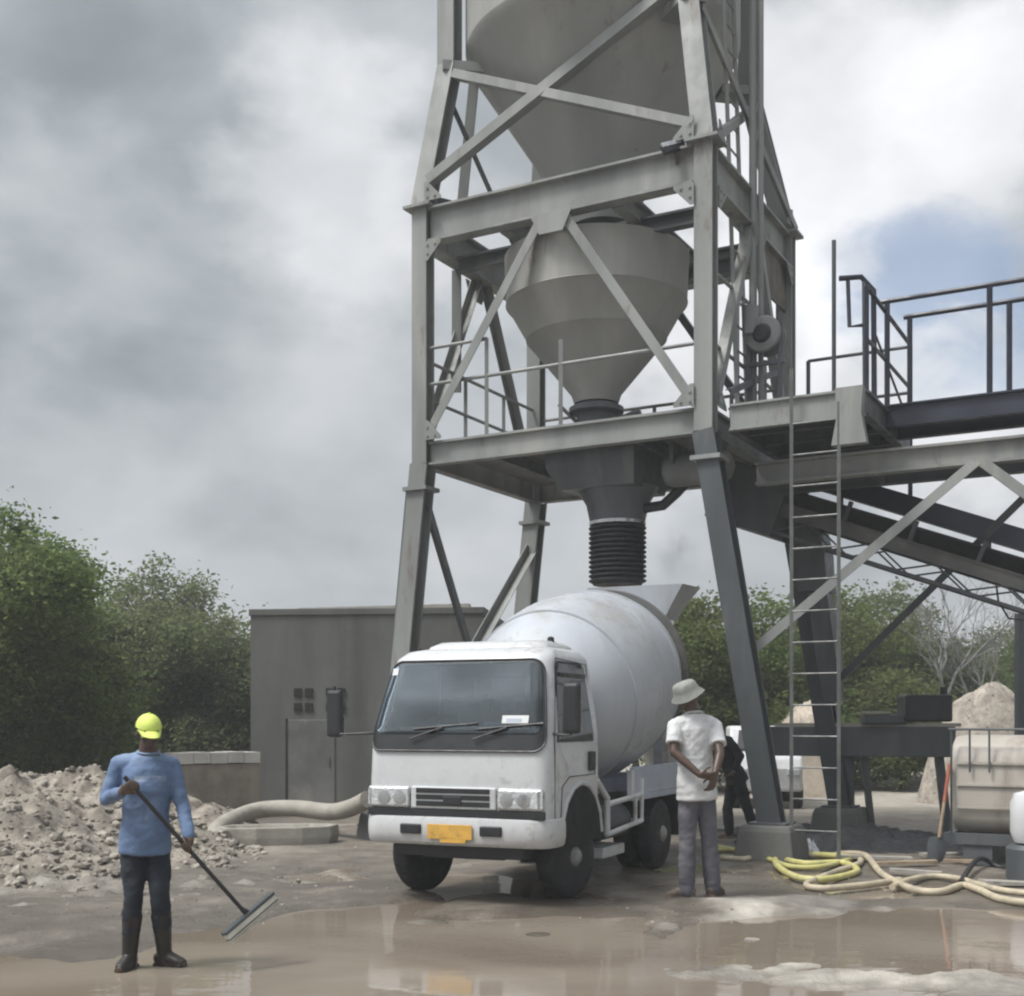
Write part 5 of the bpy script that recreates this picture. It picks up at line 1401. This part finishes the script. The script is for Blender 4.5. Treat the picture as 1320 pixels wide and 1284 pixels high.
    MB().prism([vb + Vector((x, -.632, z)) for x, z in ((-.36, 1.04), (-.12, 1.36), (.45, 1.38), (.45, 1.04))], Vector((0, .02, 0))).obj('window', BLACKP, Vn)
    MB().prism([vb + Vector((x, -.632, z)) for x, z in ((.55, 1.04), (.55, 1.38), (1.6, 1.38), (1.65, 1.04))], Vector((0, .02, 0))).obj('window', BLACKP, Vn)
    for x in (-.35, 1.6):
        c = vb + Vector((x, -.54, .29)); w = MB().lathe(c, [(-.1, .17), (-.1, .26), (-.07, .29), (.07, .29), (.1, .26), (.1, .17)], 28, axis=Vector((0, 1, 0))).obj('wheel', TYRE, Vn, True)
        MB().lathe(c, [(-.102, .17), (-.09, .1), (-.10, .03)], 20, axis=Vector((0, 1, 0))).obj('rim', CHROME, w, True)
        c2 = c + Vector((0, 1.08, 0)); MB().lathe(c2, [(-.1, .17), (-.1, .26), (-.07, .29), (.07, .29), (.1, .26), (.1, .17)], 28, axis=Vector((0, 1, 0))).obj('wheel', TYRE, Vn, True)
    MB().prism([vb + Vector((-.46, y, 1.05)) for y in (-.5, .5)] + [vb + Vector((-.19, y, 1.38)) for y in (.46, -.46)], Vector((-.02, 0, .015))).obj('windscreen', BLACKP, Vn)
    for y in (-.45, .45): MB().box(vb + Vector((-.78, y, .66)), (.06, .22, .12)).obj('headlight', LAMPM, Vn, bevel=.02)
    # boards and scraps by the hoses
    rnd = random.Random(5)
    names = ((1128, 1112, .8, .16, 'pale split board lying flat behind the yellow hose'), (1165, 1119, .7, .12, 'long thin pale plank lying among the hoses'), (1180, 1131, .5, .10, 'short grey offcut plank crossing the tan hose'),
             (1212, 1108, .45, .14, 'small whitish board at the foot of the shovel'), (1238, 1117, .35, .1, 'broken pale plank end before the tank cradle'), (1300, 1146, .5, .16, 'pale plank lying at the right edge under the tank'))
    for px, py, ln, wd, lab in names:
        c = G(px, py); c.z = .045
        M = Matrix.Rotation(rnd.uniform(-.6, .3), 3, 'Z') @ Matrix.Rotation(rnd.uniform(-.05, .05), 3, 'Y')
        b = MB(); n = 7; pts = []
        top = [Vector((-ln / 2 + ln * i / n + rnd.uniform(-.01, .01), -wd / 2 + rnd.uniform(-.012, .012), 0)) for i in range(n + 1)]
        bot = [Vector((-ln / 2 + ln * i / n + rnd.uniform(-.01, .01), wd / 2 + rnd.uniform(-.012, .012), 0)) for i in range(n, -1, -1)]
        b.prism([c + M @ p_ for p_ in top + bot], Z * .03)
        tag(b.obj('board', CONC_L if rnd.random() < .6 else WOOD, origin=tz(c, 0)), lab, 'board', 'loose boards among the hoses')
    # crumpled clear sheeting by the footing
    c = G(1038, 1103); mb = MB(); n = 26; vs = []
    for j in range(n + 1):
        for i in range(n + 1):
            x = -1 + 2 * i / n; y = -1 + 2 * j / n; r = math.hypot(x, y)
            h = .15 * max(0, 1 - r * r) + .09 * abs(fbm(x, y, 2.6, 4, 4.0)) * (1 if r < 1.1 else .2)
            vs.append(Vector((c.x + x * .17, c.y + y * .15, .012 + h)))
    mb.v = vs; mb.f = [(j * (n + 1) + i, j * (n + 1) + i + 1, (j + 1) * (n + 1) + i + 1, (j + 1) * (n + 1) + i) for j in range(n) for i in range(n)]
    sh = mb.obj('plastic_sheet', mat('crumpled_plastic', (.5, .52, .56), .25, 0, .3, 12), origin=c, smooth=True)
    md = sh.modifiers.new('thick', 'SOLIDIFY'); md.thickness = .004
    tag(sh, 'crumpled silvery plastic bundle beside the tower footing', 'plastic')

def hose(pts, r, m, name, label, group=None, cat='hose', n=10):
    """smooth hose lying through the given points (Catmull-Rom)"""
    out = []
    for i in range(len(pts) - 1):
        p0 = pts[max(0, i - 1)]; p1 = pts[i]; p2 = pts[i + 1]; p3 = pts[min(len(pts) - 1, i + 2)]
        for k in range(8):
            t_ = k / 8
            out.append(.5 * ((2 * p1) + (p2 - p0) * t_ + (2 * p0 - 5 * p1 + 4 * p2 - p3) * t_ ** 2 + (3 * p1 - p0 - 3 * p2 + p3) * t_ ** 3))
    out.append(pts[-1])
    o = MB().tube(out, r, n).obj(name, m, origin=tz(pts[0], 0), smooth=True)
    return tag(o, label, cat, group)
def build_hoses():
    def g(l, z=.04): return [tz(G(a, b), z + (c[0] if c else 0)) for a, b, *c in l]
    gr = 'hoses tangled on the yard at right'
    hose(g(((925, 1096), (960, 1103), (995, 1108), (1003, 1122), (1030, 1137), (1070, 1138), (1105, 1128), (1085, 1117), (1040, 1118), (1012, 1112), (1030, 1106), (1075, 1110, .02), (1110, 1112))), .034, HOSE_Y, 'hose', 'greenish yellow hose looped in a tight coil by the footing', gr)
    hose(g(((930, 1110), (960, 1112), (985, 1105), (1010, 1104), (1060, 1108), (1090, 1106), (1110, 1116), (1075, 1130), (1040, 1145), (1058, 1151), (1110, 1147), (1160, 1140))), .032, HOSE_T, 'hose', 'tan hose sweeping in a flat S before the yellow coil', gr)
    hose(g(((1085, 1107, .02), (1115, 1112, .04), (1135, 1130), (1160, 1145), (1185, 1154), (1215, 1155), (1240, 1147), (1262, 1153), (1290, 1165), (1340, 1172))), .034, HOSE_T, 'hose', 'long tan hose running to the lower right edge', gr)
    hose(g(((1150, 1149), (1175, 1139), (1205, 1135), (1235, 1138), (1262, 1146), (1295, 1154), (1350, 1160))), .03, HOSE_T, 'hose', 'thin tan hose arching behind the long one at right', gr)
    hose([tz(G(1238, 1143), .04), tz(G(1262, 1122), .12), P(1290, 1118, 13.0), tz(G(1325, 1128), .10), tz(G(1350, 1140), .05)], .026, BLACKP, 'hose', 'black hose bowed up in an arc before the tank', gr)
    hose(g(((925, 1100), (955, 1101), (990, 1112), (1020, 1122), (1060, 1122), (1098, 1112))), .028, HOSE_Y, 'hose', 'second greenish yellow hose lying inside the coil', gr)
    # thick cement-coated delivery hose at the left of the truck
    A = [P(474, 1031, 15.9), P(452, 1040, 16.2), P(425, 1044, 16.6), P(380, 1041, 17.0), P(335, 1044, 17.1), P(300, 1052, 16.6), P(281, 1064, 16.0), P(277, 1075, 15.4), P(290, 1082, 15.2)]
    for p in A: p.z = max(p.z, .10)
    A[0].z = .55; A[1].z = .42; A[2].z = .34; A[3].z = .36; A[4].z = .33; A[5].z = .24; A[6].z = .16; A[7].z = .11; A[8].z = .1
    hose(A, .115, HOSE_G, 'hose', 'thick grey cement-coated hose curving on the ground left of the truck', None, 'hose', 14)
    # the dished concrete block it lies round
    c = P(352, 1070, 15.6); c.z = 0
    outl = [(-.72, -.05), (-.60, .28), (-.1, .42), (.45, .50), (.78, .42), (.72, .05), (.40, -.16), (-.15, -.30), (-.55, -.28)]
    def ring(k, z): return [c + Vector((x * k, y * k, z)) for x, y in outl]
    b = MB().loft([ring(.96, -.02), ring(1.0, .10), ring(.98, .23), ring(.88, .235), ring(.80, .15), ring(.3, .12)])
    tag(b.obj('trough_block', HOSE_G, origin=c, smooth=False, bevel=.02), 'low dished concrete block lying inside the bend of the thick hose', 'block')
build_yard(); build_hoses()
def build_pebbles():
    rnd = random.Random(21); st = MB()
    for _ in range(2600):
        x, y = rnd.uniform(-6, 6.5), 9.6 + 9 * rnd.random() ** 1.5
        if fbm(x, y, .5, 3, 4.0) < -.05 + .3 * rnd.random(): continue
        sz = .006 + .020 * rnd.random() ** 4
        p = Vector((x, y, ground_z(x, y) + sz * .15))
        stone(st, p, sz, rnd)
    o = st.obj('gravel', STONEM, fix=False); tag(o, 'loose pebbles strewn over the wet yard', 'gravel', None, 'stuff')
build_pebbles()
def build_haze():
    o = MB().box((0, 700, 8.5), (2000, 1800, 19)).obj('haze', None)
    m = bpy.data.materials.new('dusty_air'); m.use_nodes = True
    nt = m.node_tree; nt.nodes.remove(nt.nodes['Principled BSDF'])
    pv = nt.nodes.new('ShaderNodeVolumePrincipled'); pv.inputs['Color'].default_value = (.93, .95, .97, 1); pv.inputs['Density'].default_value = 0.0026
    nt.links.new(pv.outputs[0], nt.nodes['Material Output'].inputs['Volume'])
    o.data.materials.clear(); o.data.materials.append(m); tag(o, 'pale dusty air over the whole yard', 'haze', None, 'stuff')
build_haze()

# ------------------------------------------------------------------ trees
LEAF = leaf_mat('mid_green_leaves', (.070, .108, .034), (.145, .195, .075), (.118, .145, .066))
LEAF_D = leaf_mat('dull_green_leaves', (.082, .108, .052), (.145, .178, .092), (.13, .142, .085))
LEAF_L = leaf_mat('olive_green_leaves', (.085, .120, .040), (.150, .190, .070), (.12, .125, .06))
def crown_mesh(blobs, count, leaf, seed, m, parent, shell=.55):
    """many small leaf faces in clumps spread through several overlapping volumes"""
    r = np.random.default_rng(seed)
    w = np.array([b[3] * b[4] * b[5] for b in blobs]) ** .72; w /= w.sum()
    ncl = max(20, count // 40)
    pick = r.choice(len(blobs), ncl, p=w)
    B = np.array(blobs, float)[pick]
    d = r.normal(size=(ncl, 3)); d /= np.linalg.norm(d, axis=1)[:, None]
    rad = (shell + (1.04 - shell) * r.random(ncl) ** .6)[:, None]
    cc = B[:, :3] + d * rad * B[:, 3:6]
    k = 40
    sz = (leaf * (2.3 + 3.6 * r.random(ncl) ** 2))[:, None, None]
    pts = cc[:, None, :] + r.normal(size=(ncl, k, 3)) * sz * np.array([1, 1, .62])
    pts = pts.reshape(-1, 3); keep = pts[:, 2] > .05; pts = pts[keep]
    n = len(pts)
    a = r.normal(size=(n, 3)); a[:, 2] *= .6; a /= np.linalg.norm(a, axis=1)[:, None]
    b = r.normal(size=(n, 3)); b -= (b * a).sum(1)[:, None] * a; b /= np.linalg.norm(b, axis=1)[:, None]
    L = (leaf * (.6 + .8 * r.random(n)))[:, None]
    v = np.stack([pts - a * L, pts + b * L * .45 - a * L * .1, pts + a * L, pts - b * L * .45 - a * L * .1], 1).reshape(-1, 3)
    me = bpy.data.meshes.new('crown')
    me.vertices.add(4 * n); me.vertices.foreach_set('co', v.astype(np.float32).ravel())
    me.loops.add(4 * n); me.loops.foreach_set('vertex_index', np.arange(4 * n, dtype=np.int32))
    me.polygons.add(n); me.polygons.foreach_set('loop_start', np.arange(0, 4 * n, 4, dtype=np.int32)); me.polygons.foreach_set('loop_total', np.full(n, 4, np.int32))
    me.update(); me.validate()
    me.materials.append(m)
    o = bpy.data.objects.new('crown', me); COL.objects.link(o); o.parent = parent
    return o
def tree(name, label, cat, loc, hgt, spread, seed, count, leaf, m, group=None, base=.25, flat=1.0, bark=None, nb=8, thin=.55, trunk=.10):
    rnd = random.Random(seed)
    T = thing(name, label, cat, loc, group, world=False)
    tops = []
    blobs = []
    for i in range(nb):
        a = 6.283 * i / nb + rnd.uniform(-.4, .4); rr = spread * rnd.uniform(.25, .82)
        z = hgt * (base + (1 - base) * rnd.uniform(.18, .80))
        s = spread * rnd.uniform(.24, .50)
        blobs.append((rr * math.cos(a), rr * math.sin(a), min(z, hgt - s * .7 * flat), s, s, s * .75 * flat))
    blobs.append((rnd.uniform(-.1, .1) * spread, 0, hgt - spread * .38 * flat, spread * .42, spread * .42, spread * .38 * flat))
    blobs.append((0, 0, hgt * (base + .45 * (1 - base)), spread * .6, spread * .6, hgt * .30))
    tr = MB(); fork = Vector((rnd.uniform(-.1, .1), rnd.uniform(-.1, .1), hgt * (base * .8 + .12)))
    tr.tube([Vector((0, 0, -.05)), fork * .5 + Vector((.04, 0, 0)), fork], [trunk, trunk * .8, trunk * .7], 9)
    for b in blobs:
        e = Vector(b[:3]); midp = fork.lerp(e, .5) + Vector((rnd.uniform(-.15, .15), rnd.uniform(-.15, .15), .12))
        tr.tube([fork - Z * .1, midp, e, e + Vector((rnd.uniform(-.3, .3), rnd.uniform(-.3, .3), b[5] * .8))], [trunk * .5, trunk * .32, trunk * .16, .006], 6)
    tr.obj('trunk', bark or BARK, T, True)
    crown_mesh(blobs, count, leaf, seed, m, T, thin)
    return T
def bare_tree(label, loc, hgt, seed, group):
    rnd = random.Random(seed); T = thing('bare_tree', label, 'tree', loc, group, world=False)
    mb = MB(); tw = MB()
    def grow(p, d, L, r, lev):
        q_ = p + d * L; mid = p.lerp(q_, .5) + Vector((rnd.uniform(-.08, .08), rnd.uniform(-.08, .08), 0)) * L
        (mb if lev < 4 else tw).tube([p, mid, q_], [r, r * .8, r * .62], 6 if lev < 4 else 4)
        if lev >= 6: return
        for i in range(2 if lev < 1 else 3):
            nd = (d + Vector((rnd.uniform(-.75, .75), rnd.uniform(-.75, .75), rnd.uniform(-.15, .45)))).normalized()
            grow(q_ if i < 2 else mid, nd, L * rnd.uniform(.62, .82), r * .58, lev + 1)
    grow(Vector((0, 0, -.05)), Vector((.05, 0, 1)), hgt * .30, .09, 0)
    mb.obj('trunk', BARK_G, T, True); tw.obj('twigs', BARK_G, T)
    return T
def build_trees():
    def at(px, Y): p = P(px, 930, Y); p.z = 0; return p
    gl = 'trees and bushes behind the left rubble bank'
    tree('broadleaf_tree', 'tall dark leafy tree cut by the left edge of the picture', 'tree', at(-10, 19.0), 4.75, 1.75, 11, 62000, .047, LEAF, gl, .12, 1.05, nb=11)
    tree('broadleaf_tree', 'leaning loose leafy tree right of the tallest tree at the left edge', 'tree', at(70, 20.8), 3.9, 1.35, 12, 40000, .047, LEAF, gl, .08, 1.1, nb=9)
    tree('bush', 'rounded dull green bush nearest the hut', 'bush', at(285, 25.5), 3.75, 1.6, 13, 42000, .052, LEAF_D, gl, .02, 1.1, nb=14)
    tree('bush', 'broad dull green bush standing left of the one by the hut', 'bush', at(200, 26.0), 4.0, 1.8, 14, 46000, .052, LEAF_D, gl, .02, 1.1, nb=10)
    tree('bush', 'wide green bush between the leaning tree and the broad dull bush', 'bush', at(118, 25.5), 3.95, 1.7, 15, 42000, .052, LEAF, gl, .02, 1.1, nb=10)
    tree('bush', 'low green bush at the foot of the left edge tree', 'bush', at(25, 22.0), 3.2, 1.9, 16, 34000, .055, LEAF, gl, .02, 1.0, nb=10)
    tree('slender_tree', 'thin open-crowned tree rising above the left bushes', 'tree', at(190, 30), 5.35, 1.7, 17, 5200, .06, LEAF_D, gl, .55, .8, nb=9, thin=.3)
    tree('slender_tree', 'sparse small tree peeping over the bush near the hut', 'tree', at(255, 31), 4.95, 1.2, 18, 2600, .06, LEAF_D, gl, .6, .8, nb=7, thin=.3)
    tree('bush', 'leafy bush hidden mostly by the hut corner', 'bush', at(345, 29), 4.0, 1.6, 19, 16000, .06, LEAF_D, gl, .02, 1.0)
    gr_ = 'trees behind the right yard'
    spec = (('bush', 'bright olive bush seen beside the drum', 905, 27, 4.2, 1.9, LEAF_L), ('bush', 'green bush directly behind the slanting leg', 985, 28.5, 4.5, 2.0, LEAF), ('broadleaf_tree', 'rounded green tree seen through the yard ladder', 1060, 31, 4.9, 2.1, LEAF_L),
            ('broadleaf_tree', 'full dull green tree right of the yard ladder', 1140, 33, 5.0, 2.3, LEAF_D), ('bush', 'low dark bush below the bare grey tree', 1205, 31, 3.6, 1.9, LEAF_D), ('broadleaf_tree', 'pale green tree above the gravel heap', 1290, 36, 4.3, 2.2, LEAF_D),
            ('bush', 'low olive bush behind the engine unit', 1165, 28, 2.6, 1.5, LEAF_L), ('bush', 'green bush at the far right edge', 1370, 33, 4.2, 2.2, LEAF), ('broadleaf_tree', 'leafy tree behind the drum and tower legs', 820, 34, 4.6, 2.3, LEAF_D),
            ('bush', 'bushy growth showing under the drum hopper', 880, 32, 4.4, 1.9, LEAF))
    for i, (nm, lab, px, Y, h_, sp, m) in enumerate(spec):
        tree(nm, lab, 'bush' if nm == 'bush' else 'tree', at(px, Y), h_, sp, 40 + i, 30000, .06, m, gr_, .04, 1.0, nb=10)
    tree('slender_tree', 'thin grey-green sparse tree beside the bare tree', 'tree', at(1150, 37), 5.6, 1.7, 61, 2200, .075, LEAF_D, gr_, .5, .8, nb=8, thin=.3)
    bare_tree('bare grey branching tree standing above the right bushes', at(1215, 29), 5.4, 5, gr_)
    bare_tree('smaller bare grey tree near the right edge', at(1280, 29), 4.4, 9, gr_)
    # the wood that closes the view
    r = np.random.default_rng(3); blobs = []
    for i in range(70):
        x = -60 + i * 1.75; y = 46 + 5 * r.random(); hh = 2.3 + 1.3 * r.random()
        blobs.append((x, y, hh * .5, 2.2, 1.8, hh * .62))
    E = crown_mesh(blobs, 60000, .16, 5, LEAF_D, None, .5)
    E.name = 'undergrowth'; tag(E, 'far belt of low woodland closing the view behind the yard', 'woodland', None, 'stuff')
build_trees()

# drifting cement dust beside the bellows
def build_dust():
    c = P(872, 712, 17.4)
    me = MB().ball(c, (.42, .4, .55), 20)
    m = bpy.data.materials.new('cement_dust'); m.use_nodes = True
    nt = m.node_tree; nt.nodes.remove(nt.nodes['Principled BSDF']); t = NT(nt)
    co = t.n('ShaderNodeTexCoord').outputs['Object']
    ln = t.vmath('LENGTH', t.vmath('MULTIPLY', co, (2.4, 2.5, 1.8)), out=1)
    f = t.math('MULTIPLY', t.ramp(ln, 1.0, .15), t.ramp(t.noise(co, 3.2, 4, .6), .4, .7))
    pv = t.n('ShaderNodeVolumePrincipled'); pv.inputs['Color'].default_value = (.30, .31, .34, 1)
    t.put(pv.inputs['Density'], t.math('MULTIPLY', f, 1.3))
    nt.links.new(pv.outputs[0], nt.nodes['Material Output'].inputs['Volume'])
    o = me.obj('dust', m, origin=c, smooth=True)
    tag(o, 'faint grey puff of cement dust beside the black bellows', 'dust', None, 'stuff')
build_dust()
